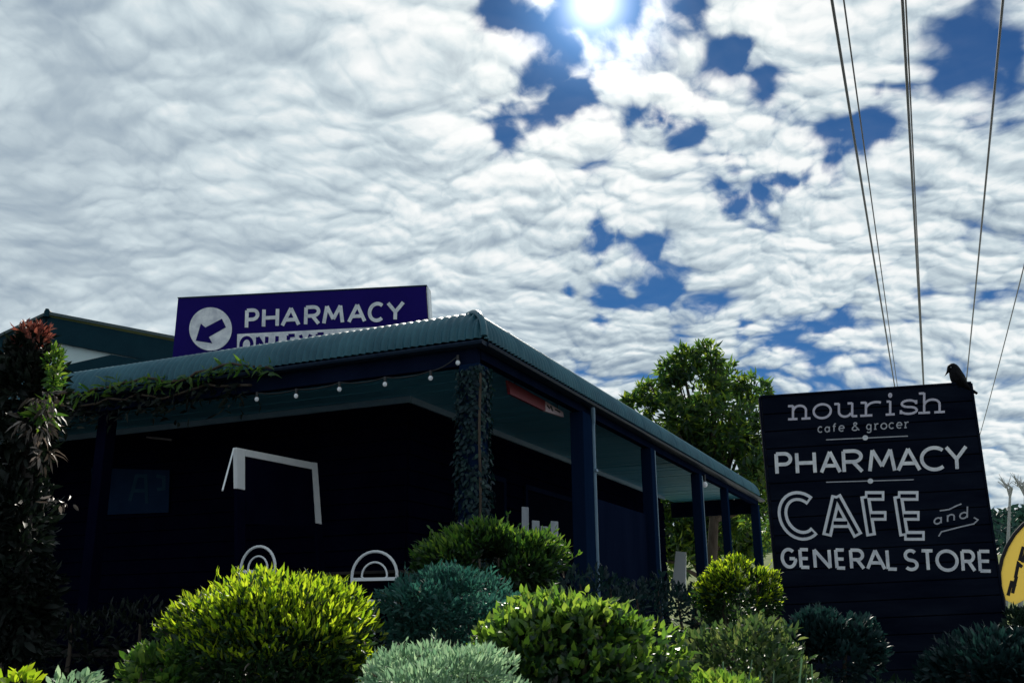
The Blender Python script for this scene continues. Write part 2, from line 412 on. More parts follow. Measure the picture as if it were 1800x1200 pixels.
# ------------------------------------------------------------------ terrain
def sstep(a, b, x):
    t = np.clip((x - a) / (b - a), 0, 1); return t * t * (3 - 2 * t)
def ground(x, y):
    x = np.asarray(x, float); y = np.asarray(y, float)
    z = 1.0 * sstep(1.2, 4.6, y) - .12 * sstep(-1.9, -2.6, y) * (1 - sstep(-11, -14, y))
    z = z + 9.0 * sstep(24, 150, y) * (1 + .0 * x)
    z = z + .04 * np.sin(x * 1.3 + y * .7) * sstep(1, 3, y) + .5 * np.sin(x * .05) * sstep(40, 120, y)
    return z
def spaced(n, a):
    t = np.linspace(-1, 1, n); return np.sinh(t * a) / np.sinh(a)
gx = spaced(150, 5.) * 900; gy = spaced(170, 5.) * 900 + 6
GX, GY = np.meshgrid(gx, gy); GZ = ground(GX, GY)
me = bpy.data.meshes.new('ground')
vv = np.stack([GX, GY, GZ], -1).reshape(-1, 3)
nx, ny = len(gx), len(gy)
ff = [(j * nx + i, j * nx + i + 1, (j + 1) * nx + i + 1, (j + 1) * nx + i) for j in range(ny - 1) for i in range(nx - 1)]
me.from_pydata(vv.tolist(), [], ff); me.polygons.foreach_set('use_smooth', [True] * len(ff))
# soil in the garden, mown grass elsewhere (by position)
gm = bpy.data.materials.new('garden_soil_and_lawn'); gm.use_nodes = True
t = gm.node_tree; b = t.nodes['Principled BSDF']; b.inputs['Roughness'].default_value = .95; b.inputs['Specular IOR Level'].default_value = .1
geo = t.nodes.new('ShaderNodeNewGeometry'); sp = t.nodes.new('ShaderNodeSeparateXYZ'); t.links.new(geo.outputs['Position'], sp.inputs[0])
n1 = t.nodes.new('ShaderNodeTexNoise'); n1.inputs['Scale'].default_value = 3; n1.inputs['Detail'].default_value = 10; t.links.new(geo.outputs['Position'], n1.inputs['Vector'])
ra = t.nodes.new('ShaderNodeValToRGB'); t.links.new(n1.outputs[0], ra.inputs[0])
ra.color_ramp.elements[0].color = (.010, .008, .006, 1); ra.color_ramp.elements[1].color = (.04, .03, .022, 1)
n3 = t.nodes.new('ShaderNodeTexNoise'); n3.inputs['Scale'].default_value = .12; n3.inputs['Detail'].default_value = 12; n3.inputs['Roughness'].default_value = .7; t.links.new(geo.outputs['Position'], n3.inputs['Vector'])
rb = t.nodes.new('ShaderNodeValToRGB'); t.links.new(n3.outputs[0], rb.inputs[0]); rb.color_ramp.elements[0].position = .35; rb.color_ramp.elements[1].position = .65
rb.color_ramp.elements[0].color = (.05, .085, .02, 1); rb.color_ramp.elements[1].color = (.14, .17, .05, 1)
ad = t.nodes.new('ShaderNodeMath'); ad.operation = 'MULTIPLY_ADD'; t.links.new(n1.outputs[0], ad.inputs[0]); ad.inputs[1].default_value = 3; t.links.new(sp.outputs[1], ad.inputs[2])
mra = t.nodes.new('ShaderNodeMapRange'); t.links.new(ad.outputs[0], mra.inputs[0]); mra.inputs[1].default_value = 15; mra.inputs[2].default_value = 17
mix = t.nodes.new('ShaderNodeMix'); mix.data_type = 'RGBA'; t.links.new(mra.outputs[0], mix.inputs[0]); t.links.new(ra.outputs[0], mix.inputs[6]); t.links.new(rb.outputs[0], mix.inputs[7])
t.links.new(mix.outputs[2], b.inputs['Base Color'])
bp = t.nodes.new('ShaderNodeBump'); bp.inputs['Strength'].default_value = .7; n2 = t.nodes.new('ShaderNodeTexNoise'); n2.inputs['Scale'].default_value = 25; n2.inputs['Detail'].default_value = 8
t.links.new(geo.outputs['Position'], n2.inputs['Vector']); t.links.new(n2.outputs[0], bp.inputs['Height']); t.links.new(bp.outputs[0], b.inputs['Normal'])
me.materials.append(gm)
go = bpy.data.objects.new('ground', me); link(go); tag(go, kind='structure')

# street paving out of view, added to bounce sunlight up under the verandah
def strip(name, y0, y1, z0, z1, m):
    mb = MB(); n_ = 60
    for i in range(n_):
        x = -90 + 180 * i / n_
        mb.box((x, y0, z0), (180 / n_ - .006, 0, 0), (0, y1 - y0, 0), (0, 0, z1 - z0))
    o = mb.build(name, m); return tag(o, kind='structure')
strip('bounce_path', -2.2, 1.0, -.2, .05, MT['concrete'])
strip('bounce_kerb', -2.5, -2.204, -.2, .046, mat('bounce_kerb_concrete', (.34, .34, .32), (.44, .44, .42), .85, 0, 6, .2))
strip('bounce_road', -11, -2.504, -.3, -.08 + .09, mat('bounce_road_asphalt', (.045, .045, .047), (.065, .065, .067), .9, 0, 30, .4))
# ------------------------------------------------------------------ building
AZ = rad(24.3)
U = Vector((math.sin(AZ), math.cos(AZ), 0)); V = Vector((-math.cos(AZ), math.sin(AZ), 0)); Z = Vector((0, 0, 1))
EAVE = 4.0; FLOOR = 1.32; WID = 1.85; LF = 10.2; LS = 11.2; GD = .055
K = at_z(850, 592, EAVE); K0 = Vector((K.x, K.y, 0))
def bl(x, y, z): return K0 + V * x + U * y + Z * z
def y_at(px):          # y' on the eave line of the side verandah for a picture column
    lo, hi = 0., 30.
    for _ in range(50):
        mid = (lo + hi) / 2
        p = CR.transposed() @ (bl(.17, mid, 3.2) - CO)
        if 900 + p.x / -p.z * FPX < px: lo = mid
        else: hi = mid
    return lo
LS = y_at(1331) + .30
building = thing('cafe_building', 'dark navy cafe building with teal corrugated verandah roof wrapping round its corner', 'building', bl(0, 0, FLOOR))

BR = .32; SLOPE = math.tan(rad(11)); RUN = 2.6
prof = []
for i in range(11):
    th = rad(79) * i / 10
    prof.append((BR - BR * math.cos(th), EAVE + BR * math.sin(th)))
pe = prof[-1]
def roof_z(inset):
    if inset <= pe[0]:
        c = 1 - inset / BR; return EAVE + BR * math.sqrt(max(0, 1 - c * c))
    return pe[1] + (inset - pe[0]) * SLOPE
insets = [p[0] for p in prof] + [.5, .9, 1.4, 2.0, RUN]
COR = .080; AMP = .017
def sheet(side, a, b, end):
    """one corrugated sheet between a and b along the eave; cut on the mitre near the corner"""
    ns = int(round((b - a) / COR * 6)); vs = []; fs = []
    for i in range(ns + 1):
        s = a + (b - a) * i / ns
        off = AMP * math.cos(2 * math.pi * s / COR)
        for q in insets:
            ins = min(q, max(s, 0.0))
            z = roof_z(ins)
            if ins < pe[0]:
                th = math.acos(max(-1, min(1, 1 - ins / BR))); nx_, nz_ = -math.cos(th), math.sin(th)
            else: nx_, nz_ = -.19, .98
            i2 = ins + nx_ * off; z2 = z + nz_ * off
            vs.append(bl(s, i2, z2) if side == 'front' else bl(i2, s, z2))
    m = len(insets)
    for i in range(ns):
        for j in range(m - 1):
            f = (i * m + j, (i + 1) * m + j, (i + 1) * m + j + 1, i * m + j + 1)
            fs.append(f if side != 'front' else f[::-1])
    mb = MB(); mb.add(vs, fs, True); return mb
SW = COR * 10
for k in range(int(LF / SW)):
    sheet('front', k * SW, (k + 1) * SW, LF).build('roof_sheet', MT['roof'], building)
for k in range(int(LS / SW)):
    sheet('side', k * SW, (k + 1) * SW, LS).build('roof_sheet', MT['roof'], building)
# hip capping on the corner
mb = MB(); mb.tube([bl(q - .012, q - .012, roof_z(q) + .006) for q in insets], .030, 8); mb.build('hip_capping', MT['roof'], building)
# main roof behind, low pitch
zr = roof_z(RUN)
mb = MB()
i1 = 6.5; z1 = zr + (i1 - RUN) * math.tan(rad(8))
mb.add([bl(LF, RUN, zr - .01), bl(RUN, RUN, zr - .01), bl(i1, i1, z1), bl(LF, i1, z1), bl(RUN, LS, zr - .01), bl(i1, LS, z1), bl(LF, LS, z1)],
       [(0, 1, 2, 3), (1, 4, 5, 2), (2, 5, 6, 3)])
mb.build('main_roof', MT['roof_far'], building)
# gutters under the eave lip
def profile_run(side, a, b, pts, name, m):
    vs = []; n = len(pts)
    for s in (a, b):
        for (i, z) in pts: vs.append(bl(s, i, z) if side == 'front' else bl(i, s, z))
    fs = [(i, (i + 1) % n, n + (i + 1) % n, n + i) for i in range(n)] + [tuple(range(n))[::-1], tuple(range(n, 2 * n))]
    mb = MB(); mb.add(vs, fs); o = mb.build(name, m, building)
    bm = bmesh.new(); bm.from_mesh(o.data); bmesh.ops.recalc_face_normals(bm, faces=bm.faces); bm.to_mesh(o.data); bm.free()
    return o
gut = [(.012, EAVE - .012), (.0, EAVE - .03), (.01, EAVE - .048), (.04, EAVE - GD), (.11, EAVE - GD), (.11, EAVE - .015)]
profile_run('front', .02, LF, gut, 'gutter', MT['gutter'])
profile_run('side', .115, LS, gut, 'gutter', MT['gutter'])
BB = EAVE - .20; BS = EAVE - .135
profile_run('front', .14, LF, [(.13, EAVE - .02), (.13, BB), (.22, BB), (.22, EAVE - .02)], 'fascia_beam', MT['navy'])
profile_run('side', .225, LS - .1, [(.13, EAVE - .02), (.13, BS), (.22, BS), (.22, EAVE - .02)], 'fascia_beam', MT['navy'])
# end beam across the far end of the side verandah
mb = MB(); mb.box(bl(.225, LS - .2, EAVE - .30), V * (WID - .10), U * .09, Z * .31); mb.build('end_beam', MT['navy'], building)
# lined ceiling: boards running across
CZ = EAVE + .02
bw = .150
k = 0; y = .23
while y < LS - .25:
    x1 = LF - .1 if y + bw < WID + .1 else WID + .05
    mb = MB(); dz_ = random.uniform(-.004, .004)
    mb.box(bl(.225, y, CZ + dz_), V * (x1 - .225), U * (bw - .012), Z * .016)
    mb.build('ceiling_board', MT['ceil'], building)
    y += bw
# board battens above (closes the gaps)
mb = MB(); mb.box(bl(.225, .23, CZ + .03), V * (LF - .33), U * (WID - .1), Z * .01)
mb.box(bl(.225, WID + .14, CZ + .03), V * (WID - .18), U * (LS - WID - .4), Z * .01)
mb.build('ceiling_batten', MT['navywall'], building)
# inner walls, weatherboards
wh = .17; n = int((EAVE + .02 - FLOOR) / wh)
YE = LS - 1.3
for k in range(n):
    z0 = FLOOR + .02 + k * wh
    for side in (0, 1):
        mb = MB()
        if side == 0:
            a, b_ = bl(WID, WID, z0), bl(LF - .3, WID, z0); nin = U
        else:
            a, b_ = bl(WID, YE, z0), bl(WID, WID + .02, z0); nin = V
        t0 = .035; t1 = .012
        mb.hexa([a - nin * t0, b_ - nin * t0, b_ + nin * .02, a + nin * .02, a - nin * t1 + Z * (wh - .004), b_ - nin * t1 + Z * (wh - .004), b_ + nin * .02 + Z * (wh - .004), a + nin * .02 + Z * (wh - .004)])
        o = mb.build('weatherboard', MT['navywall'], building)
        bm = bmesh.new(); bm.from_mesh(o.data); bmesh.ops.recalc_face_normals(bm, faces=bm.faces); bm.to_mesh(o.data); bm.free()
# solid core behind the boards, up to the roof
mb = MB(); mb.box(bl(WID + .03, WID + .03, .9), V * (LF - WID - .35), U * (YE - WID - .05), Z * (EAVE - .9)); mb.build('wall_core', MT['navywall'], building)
# cornice strip where wall meets ceiling
mb = MB(); mb.box(bl(WID - .07, WID - .07, CZ - .075), V * (LF - WID - .3), U * .03, Z * .07); mb.build('cornice', MT['trim'], building)
mb = MB(); mb.box(bl(WID - .07, WID - .035, CZ - .075), V * .03, U * (YE - WID), Z * .07); mb.build('cornice', MT['trim'], building)
# deck boards
k = 0
for i in range(12):
    mb = MB(); mb.box(bl(.05, .1 + i * .145, FLOOR - .03), V * (LF - .2), U * .14, Z * .028); mb.build('deck_board', MT['deck'], building)
for i in range(12):
    mb = MB(); mb.box(bl(.05 + i * .145, 1.85, FLOOR - .03), V * .14, U * (LS - 1.9), Z * .028); mb.build('deck_board', MT['deck'], building)
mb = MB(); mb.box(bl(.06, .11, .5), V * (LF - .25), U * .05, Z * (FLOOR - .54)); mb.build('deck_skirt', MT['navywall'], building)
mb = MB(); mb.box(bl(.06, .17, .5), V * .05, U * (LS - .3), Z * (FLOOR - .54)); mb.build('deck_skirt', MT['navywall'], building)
# posts
def post(x, y, w, d, m='post', top=BB):
    mb = MB(); mb.box(bl(x - w / 2, y - d / 2, FLOOR), V * w, U * d, Z * (top - FLOOR))
    o = mb.build('verandah_post', MT[m], building, .008)
    return o
post(.19, .19, .20, .20)
py1, py2, py3, py4, py5 = y_at(1024), y_at(1142), y_at(1228), y_at(1277), y_at(1331)
print('posts', py1, py2, py3, py4, py5)
post(.17, py1, .16, .30, 'post', BS); post(.17, py2, .15, .17, 'post', BS); post(.17, py3, .15, .15, 'post', BS); post(.17, py4, .13, .13, 'post', BS); post(.17, py5, .16, .16, 'post', BS)
# downpipe, then pale strips standing in for sun glint on post edges
mb = MB(); yd_ = py1 + .19
mb.tube([bl(.06, yd_ - .10, EAVE - .05), bl(.06, yd_ - .09, EAVE - .10), bl(.09, yd_ - .01, EAVE - .20), bl(.10, yd_, EAVE - .26), bl(.10, yd_, FLOOR + .02)], .027, 8)
mb.build('downpipe', MT['trim'], building)
for z_ in (FLOOR + .8, FLOOR + 1.9):
    mb = MB(); mb.box(bl(.06, yd_ - .035, z_), V * .08, U * .07, Z * .03); mb.build('pipe_clip', MT['trim'], building)
for yy, dd in ((py2, .085), (py3, .075)):
    mb = MB(); mb.box(bl(.09, yy + dd + .002, FLOOR), V * .03, U * .022, Z * (BS - FLOOR - .02)); mb.build('post_glint', MT['trim'], building)
post(4.6, .19, .14, .14, 'navywall'); post(7.4, .19, .14, .14, 'navywall'); post(LF - .3, .19, .14, .14, 'navywall')
# roll-down blind between the second and third posts, door and window in the side wall
mb = MB(); mb.box(bl(.20, py1 + .20, FLOOR + .02), V * .02, U * (py2 - py1 - .32), Z * 1.62); mb.build('cafe_blind', MT['navy'], building)
def wall_frame(name, y0, y1, z0, z1, w=.07):
    f = MB()
    X0 = WID - .062
    f.box(bl(X0, y0, z0), V * .03, U * w, Z * (z1 - z0)); f.box(bl(X0, y1 - w, z0), V * .03, U * w, Z * (z1 - z0))
    f.box(bl(X0, y0 + w, z1 - w), V * .03, U * (y1 - y0 - 2 * w), Z * w); f.box(bl(X0, y0 + w, z0), V * .03, U * (y1 - y0 - 2 * w), Z * w)
    return f.build(name, MT['navy'], building)
fr = wall_frame('door', 3.4, 4.35, FLOOR + .02, FLOOR + 2.1)
mb = MB(); mb.box(bl(WID - .048, 3.48, FLOOR + .1), V * .010, U * .79, Z * 1.92); g = mb.build('pane', MT['glass'], None); g.parent = fr
fr = wall_frame('window', 5.0, 6.9, FLOOR + .8, FLOOR + 2.1)
mb = MB(); mb.box(bl(WID - .048, 5.08, FLOOR + .88), V * .010, U * 1.74, Z * 1.14); g = mb.build('pane', MT['glass'], None); g.parent = fr

# gabled wing rising behind the left end
wing = thing('gabled_wing', 'gabled wing with dark barge boards and pale cladding behind the verandah at far left', 'building', at_depth(82, 1080, 15.5))
GP = at_depth(82, 556, 15.5); ng = (Vector((0, 0, 0)) - Vector((GP.x, GP.y, 0))).normalized()
ng = Vector((.10, -1, 0)).normalized()
def gp(px, py, off=0.): return on_plane(px, py, GP + ng * off, ng)
def slab(pix, o0, o1, name, m, parent):
    n = len(pix); fr_ = [gp(*p, o1) for p in pix]; bk = [q - ng * (o1 - o0) for q in fr_]
    mb = MB(); mb.add(fr_ + bk, [tuple(range(n)), tuple(range(n, 2 * n))[::-1]] + [((i + 1) % n, i, n + i, n + (i + 1) % n) for i in range(n)])
    o = mb.build(name, m, parent)
    bm = bmesh.new(); bm.from_mesh(o.data); bmesh.ops.recalc_face_normals(bm, faces=bm.faces); bm.to_mesh(o.data); bm.free(); return o
slab([(82, 556), (420, 622), (420, 664), (82, 598)], 0, .06, 'barge_board', MT['barge'], wing)
slab([(80, 556), (80, 598), (-160, 712), (-160, 670)], 0, .06, 'barge_board', MT['barge'], wing)
slab([(82, 592), (418, 658), (418, 800), (-150, 800), (-150, 704)], -.5, -.02, 'gable_wall', MT['gable'], wing)
# roof planes of the wing going back
q0, q1, q2 = gp(82, 552, .1), gp(424, 618, .1), gp(-164, 668, .1)
bk = -ng * 7
for a, c in ((q0, q1), (q2, q0)):
    mb = MB(); mb.box(a, c - a, bk, Z * .05); mb.build('wing_roof', MT['roof_far'], wing)
mb = MB(); mb.tube([q0 + Z * .04, q0 + Z * .04 + bk], .05, 8); mb.tube([q0 - Z * .05, q0 + Z * .09], [.05, .03], 8); mb.build('ridge_capping', MT['barge'], wing)
# shadow under the pale cladding, built as a dark slab above the verandah
slab([(95, 646), (196, 623), (236, 630), (330, 640), (330, 700), (60, 700)], .1, .9, 'gable_shadow', MT['barge'], wing)

# ------------------------------------------------------------------ lettering
def arc(cx_, cy_, rx, ry, a0, a1, n=14):
    return [(cx_ + rx * math.cos(rad(a0 + (a1 - a0) * i / n)), cy_ + ry * math.sin(rad(a0 + (a1 - a0) * i / n))) for i in range(n + 1)]
GL = {
    'P': [[(0, 0), (0, 1)], [(0, 1), (.55, 1)] + arc(.55, .73, .45, .27, 90, -90) + [(0, .46)]],
    'H': [[(0, 0), (0, 1)], [(1, 0), (1, 1)], [(0, .5), (1, .5)]],
    'A': [[(0, 0), (.5, 1)], [(.5, 1), (1, 0)], [(.2, .32), (.8, .32)]],
    'R': [[(0, 0), (0, 1)], [(0, 1), (.55, 1)] + arc(.55, .74, .42, .26, 90, -90) + [(0, .48)], [(.5, .48), (1, 0)]],
    'M': [[(0, 0), (.14, 1)], [(.14, 1), (.5, .22)], [(.5, .22), (.86, 1)], [(.86, 1), (1, 0)]],
    'C': [arc(.55, .5, .55, .5, 48, 312, 24)],
    'Y': [[(0, 1), (.5, .45)], [(1, 1), (.5, .45)], [(.5, .47), (.5, 0)]],
    'O': [arc(.5, .5, .5, .5, 90, 450, 28)],
    'N': [[(0, 0), (0, 1)], [(0, 1), (1, 0)], [(1, 0), (1, 1)]],
    'L': [[(0, 1), (0, 0)], [(0, 0), (1, 0)]],
    'E': [[(0, 0), (0, 1)], [(0, 1), (1, 1)], [(0, .5), (.9, .5)], [(0, 0), (1, 0)]],
    'F': [[(0, 0), (0, 1)], [(0, 1), (1, 1)], [(0, .5), (.95, .5)]],
    'V': [[(0, 1), (.5, 0)], [(.5, 0), (1, 1)]],
    'G': [arc(.55, .5, .55, .5, 48, 345, 24) + [(1.05, .48)], [(.6, .48), (1.05, .48)]],
    'S': [arc(.5, .745, .42, .255, 35, 270, 14) + arc(.5, .245, .46, .245, 90, -145, 14)[0:]],
    'T': [[(0, 1), (1, 1)], [(.5, 1), (.5, 0)]],
    # slab lower case on an x-height of 1
    'n_': [[(.22, 0), (.22, 1)], [(0, .97), (.22, .97)], [(0, .03), (.42, .03)], [(.22, .62)] + arc(.52, .62, .28, .35, 165, 0, 10) + [(.80, 0)], [(.60, .03), (1, .03)]],
    'o_': [arc(.5, .5, .5, .5, 90, 450, 26)],
    'u_': [[(.0, .97), (.2, .97)], [(.2, 1), (.2, .4)] + arc(.47, .4, .27, .37, 180, 340, 10), [(.78, 1), (.78, 0)], [(.58, .97), (.78, .97)], [(.78, .03), (1, .03)]],
    'r_': [[(.26, 0), (.26, 1)], [(.02, .97), (.26, .97)], [(0, .03), (.55, .03)], [(.26, .6)] + arc(.72, .56, .44, .42, 165, 60, 9), ],
    'i_': [[(.5, 0), (.5, 1)], [(.1, .97), (.5, .97)], [(0, .03), (1, .03)], arc(.5, 1.42, .10, .10, 0, 360, 10)],
    's_': [arc(.5, .75, .42, .24, 20, 270, 12) + arc(.5, .26, .46, .25, 90, -160, 12), [(.92, .98), (.92, .70)], [(.03, .02), (.03, .30)]],
    'h_': [[(.22, 0), (.22, 1.48)], [(.02, 1.45), (.22, 1.45)], [(.0, .03), (.44, .03)], [(.22, .62)] + arc(.52, .62, .28, .35, 165, 0, 10) + [(.80, 0)], [(.60, .03), (1, .03)]],
    'c_': [arc(.5, .5, .5, .5, 45, 315, 16)],
    'a_': [arc(.42, .45, .42, .45, 0, 360, 16), [(.84, .95), (.84, .0)], ],
    'f_': [[(.35, 0), (.35, 1.1)] + arc(.65, 1.1, .3, .3, 180, 60, 6), [(.05, .95), (.75, .95)]],
    'e_': [[(.0, .52), (1, .52)], arc(.5, .5, .5, .5, 0, 310, 18)],
    'g_': [arc(.45, .5, .42, .45, 0, 360, 16), [(.87, .95), (.87, -.2)] + arc(.47, -.2, .4, .3, 0, -150, 8)],
    '&': [[(1, 0), (.25, 1.1)] + arc(.45, 1.2, .2, .2, 200, -20, 6) + [(.1, .5)] + arc(.4, .3, .35, .3, 150, 380, 8)],
    'n2': [[(.1, 0), (.1, 1)], [(.1, .7)] + arc(.5, .6, .4, .38, 165, 0, 8) + [(.9, 0)]],
    'd_': [arc(.42, .45, .42, .45, 0, 360, 16), [(.86, 1.7), (.84, .0)]],
}
def ribbon(pts, w):
    pts = [np.array(p, float) for p in pts]
    q = [pts[0]]
    for p in pts[1:]:
        if np.linalg.norm(p - q[-1]) > 1e-6: q.append(p)
    pts = q; n = len(pts)
    closed = n > 3 and np.linalg.norm(pts[0] - pts[-1]) < 1e-3 * 50 and np.linalg.norm(pts[0] - pts[-1]) < .5
    out = []
    for i in range(n):
        if closed: a = pts[i - 1] if i > 0 else pts[n - 2]; b = pts[i + 1] if i < n - 1 else pts[1]
        else: a = pts[max(i - 1, 0)]; b = pts[min(i + 1, n - 1)]
        t1 = pts[i] - a if np.linalg.norm(pts[i] - a) > 1e-9 else b - pts[i]
        t2 = b - pts[i] if np.linalg.norm(b - pts[i]) > 1e-9 else t1
        t1 = t1 / np.linalg.norm(t1); t2 = t2 / np.linalg.norm(t2)
        t = t1 + t2; t = t / (np.linalg.norm(t) + 1e-9)
        nn = np.array([-t[1], t[0]]); c = max(.5, abs(np.dot(nn, np.array([-t1[1], t1[0]]))))
        out.append((pts[i] + nn * w / 2 / c, pts[i] - nn * w / 2 / c))
    return out
class Plane:
    def __init__(s, p0, n): s.p0 = Vector(p0); s.n = Vector(n).normalized()
    def __call__(s, px, py, off=0.): return on_plane(px, py, s.p0 + s.n * off, s.n)
def put_strokes(mb, strokes, w, plane, off, thick=.004, ext=0.):
    """ribbons laid on the plane; every stroke a hair prouder than the last so none share a plane"""
    for k, st in enumerate(strokes):
        rb_ = ribbon(st, w); o = off + k * .0003
        A = [plane(*a, o) for a, b in rb_]; B = [plane(*b, o) for a, b in rb_]
        n = len(A); bkA = [p - plane.n * thick for p in A]; bkB = [p - plane.n * thick for p in B]
        vs = A + B + bkA + bkB; fs = []
        for i in range(n - 1):
            fs.append((i, i + 1, n + i + 1, n + i))
            fs.append((i, 2 * n + i, 2 * n + i + 1, i + 1)); fs.append((n + i + 1, 3 * n + i + 1, 3 * n + i, n + i))
        fs += [(0, n, 3 * n, 2 * n), (n - 1, 3 * n - 1, 4 * n - 1, 2 * n - 1)]
        mb.add(vs, fs)
def glyph_px(ch, x0, x1, yb, yt, skew=0., w=0.):
    """glyph strokes in picture units; yb / yt baseline and top (functions of x or numbers), skew shifts the top"""
    fb = yb if callable(yb) else (lambda x: yb); ft = yt if callable(yt) else (lambda x: yt)
    out = []
    h = w / 2
    for st in GL[ch]:
        q = []
        for (u, v) in st:
            x = x0 + h + (x1 - x0 - 2 * h) * u
            b0 = fb(x) - h; t0 = ft(x) + h
            q.append((x + skew * (1 - v), b0 + (t0 - b0) * v))
        out.append(q)
    return out
def lin(xa, ya, xb, yb): return lambda x: ya + (yb - ya) * (x - xa) / (xb - xa)
def line_text(items, fb, ft, w, skew=0.):
    o = []
    for ch, a, b in items: o += glyph_px(ch, a, b, fb, ft, skew, w)
    return o

def letters(items, fb, ft, w, skew, plane, off, m, parent):
    for ch, a, b in items:
        mb = MB(); put_strokes(mb, glyph_px(ch, a, b, fb, ft, skew, w), w, plane, off); mb.build('letter', m, parent)

# ------------------------------------------------------------------ pharmacy sign on the roof
ps = thing('pharmacy_sign', 'deep blue rooftop sign reading PHARMACY with white circled arrow', 'sign', at_depth(525, 640, 11.4))
PP = Plane(at_depth(530, 560, 11.4), (-.13, -1, 0))
def solid(pix, plane, o_front, thick, name, m, parent, bevel=0):
    n = len(pix); fr_ = [plane(*p, o_front) for p in pix]; bk_ = [q - plane.n * thick for q in fr_]
    mb = MB(); mb.add(fr_ + bk_, [tuple(range(n)), tuple(range(n, 2 * n))[::-1]] + [((i + 1) % n, i, n + i, n + (i + 1) % n) for i in range(n)])
    o = mb.build(name, m, parent)
    bm = bmesh.new(); bm.from_mesh(o.data); bmesh.ops.recalc_face_normals(bm, faces=bm.faces); bm.to_mesh(o.data); bm.free()
    if bevel:
        bb = o.modifiers.new('bevel', 'BEVEL'); bb.width = bevel; bb.segments = 2
    return o
solid([(313, 525), (748, 503), (757, 640), (300, 660)], PP, 0, .09, 'sign_panel', MT['blue'], ps)
solid([(749.5, 503.5), (752.5, 504), (760.5, 640), (758.5, 640)], PP, -.012, .16, 'side_return', MT['white'], ps)
solid([(311.5, 522.5), (750, 500.5), (750, 503), (313, 525)], PP, .004, .10, 'top_trim', MT['gutter'], ps)
cp = [(370 + 37.5 * math.cos(a * math.pi / 20), 578 + 38 * math.sin(a * math.pi / 20)) for a in range(40)]
solid(cp, PP, .006, .005, 'arrow_disc', MT['letter'], ps)
solid([(344, 598.5), (353, 568.5), (361, 575.5), (390, 560), (397, 575), (367, 592), (373, 603)], PP, .010, .003, 'arrow', MT['blue'], ps)
fb = lin(432, 578.5, 711, 563.5); ft = lin(432, 542.5, 711, 528)
letters([('P', 431, 456), ('H', 461, 491), ('A', 494, 529), ('R', 535, 564), ('M', 567, 606), ('A', 611, 645), ('C', 647, 677), ('Y', 679, 712)], fb, ft, 6.2, -1, PP, .007, MT['letter'], ps)
solid([(417, 587), (700, 572.5), (703, 622), (416, 632)], PP, .006, .005, 'word_box', MT['letter'], ps)
fb = lin(420, 622, 640, 611); ft = lin(420, 591, 640, 580)
letters([('O', 421, 446), ('N', 450, 472), ('L', 484, 499), ('E', 504, 521), ('V', 525, 549), ('E', 555, 572), ('L', 578, 594)], fb, ft, 6, -1, PP, .009, MT['blue'], ps)
for px in (360, 690):
    a = PP(px, 640, -.12); mb = MB(); mb.tube([a + Z * .35, Vector((a.x, a.y, 4.1))], .03, 8); mb.build('support_leg', MT['gutter'], ps)

# ------------------------------------------------------------------ roadside sign
ns = thing('roadside_sign', 'tall black board sign with white cafe, pharmacy and general store lettering among the shrubs', 'sign', at_depth(1560, 1200, 9.8))
NP = Plane(at_depth(1540, 880, 9.8), (-.17, -1, 0))
TLc, TRc, BLc, BRc = (1338, 698), (1705, 673), (1385, 1215), (1782, 1200)
nb = 17
for i in range(nb):
    a0, a1 = i / nb, (i + 1) / nb
    g_ = .03 / nb
    def mixp(p, q, t_): return (p[0] + (q[0] - p[0]) * t_, p[1] + (q[1] - p[1]) * t_)
    pix = [mixp(TLc, BLc, a0 + g_), mixp(TRc, BRc, a0 + g_), mixp(TRc, BRc, a1 - g_), mixp(TLc, BLc, a1 - g_)]
    solid(pix, NP, -.001 * random.random(), .028, 'sign_board', MT['signboard'], ns, .003)
solid([TLc, TRc, BRc, BLc], NP, -.03, .05, 'backing_frame', MT['signboard'], ns)
solid([(1336, 695), (1707, 670), (1707.5, 673), (1336.5, 698)], NP, .010, .10, 'top_cap', MT['signboard'], ns)
solid([(1705.5, 673), (1709.5, 673), (1786, 1200), (1782.4, 1200)], NP, .006, .09, 'edge_trim', MT['signboard'], ns)
solid([(1333.5, 698), (1337.5, 698), (1384.5, 1215), (1381, 1215)], NP, .006, .09, 'edge_trim', MT['signboard'], ns)
for px in (1440, 1700):
    a = NP(px, 1120, -.12); mb = MB(); mb.box(Vector((a.x - .05, a.y - .05, .6)), (.1, 0, 0), (0, .1, 0), (0, 0, 2.6)); mb.build('support_post', MT['timber'], ns)
LO = .004
mb = MB()
fb = lin(1383, 739.5, 1663, 726); ft = lin(1383, 711, 1663, 698)
tx = lambda a: 1340 + a * .2111
letters([('n_', tx(205), tx(410)), ('o_', tx(418), tx(580)), ('u_', tx(590), tx(800)), ('r_', tx(806), tx(1008)), ('i_', tx(1018), tx(1112)), ('s_', tx(1140), tx(1302)), ('h_', tx(1290), tx(1530))], fb, ft, 4.0, 0, NP, LO, mat('sign_letter_mauve', (.50, .48, .58), (.60, .58, .68), .55, 0, 20), ns)
mb = MB()
fb = lin(1437, 760.5, 1600, 752); ft = lin(1437, 749, 1600, 740)
x = 1437
for ch, w_ in (('c_', 10), ('a_', 11), ('f_', 9), ('e_', 11), (None, 7), ('&', 15), (None, 6), ('g_', 11), ('r_', 10), ('o_', 12), ('c_', 11), ('e_', 11), ('r_', 10)):
    if ch: put_strokes(mb, glyph_px(ch, x, x + w_, fb, ft, 0, 2.0), 2.0, NP, LO)
    x += w_ + 2.3
mb.build('lettering', MT['letterdim'], ns)
mb = MB()
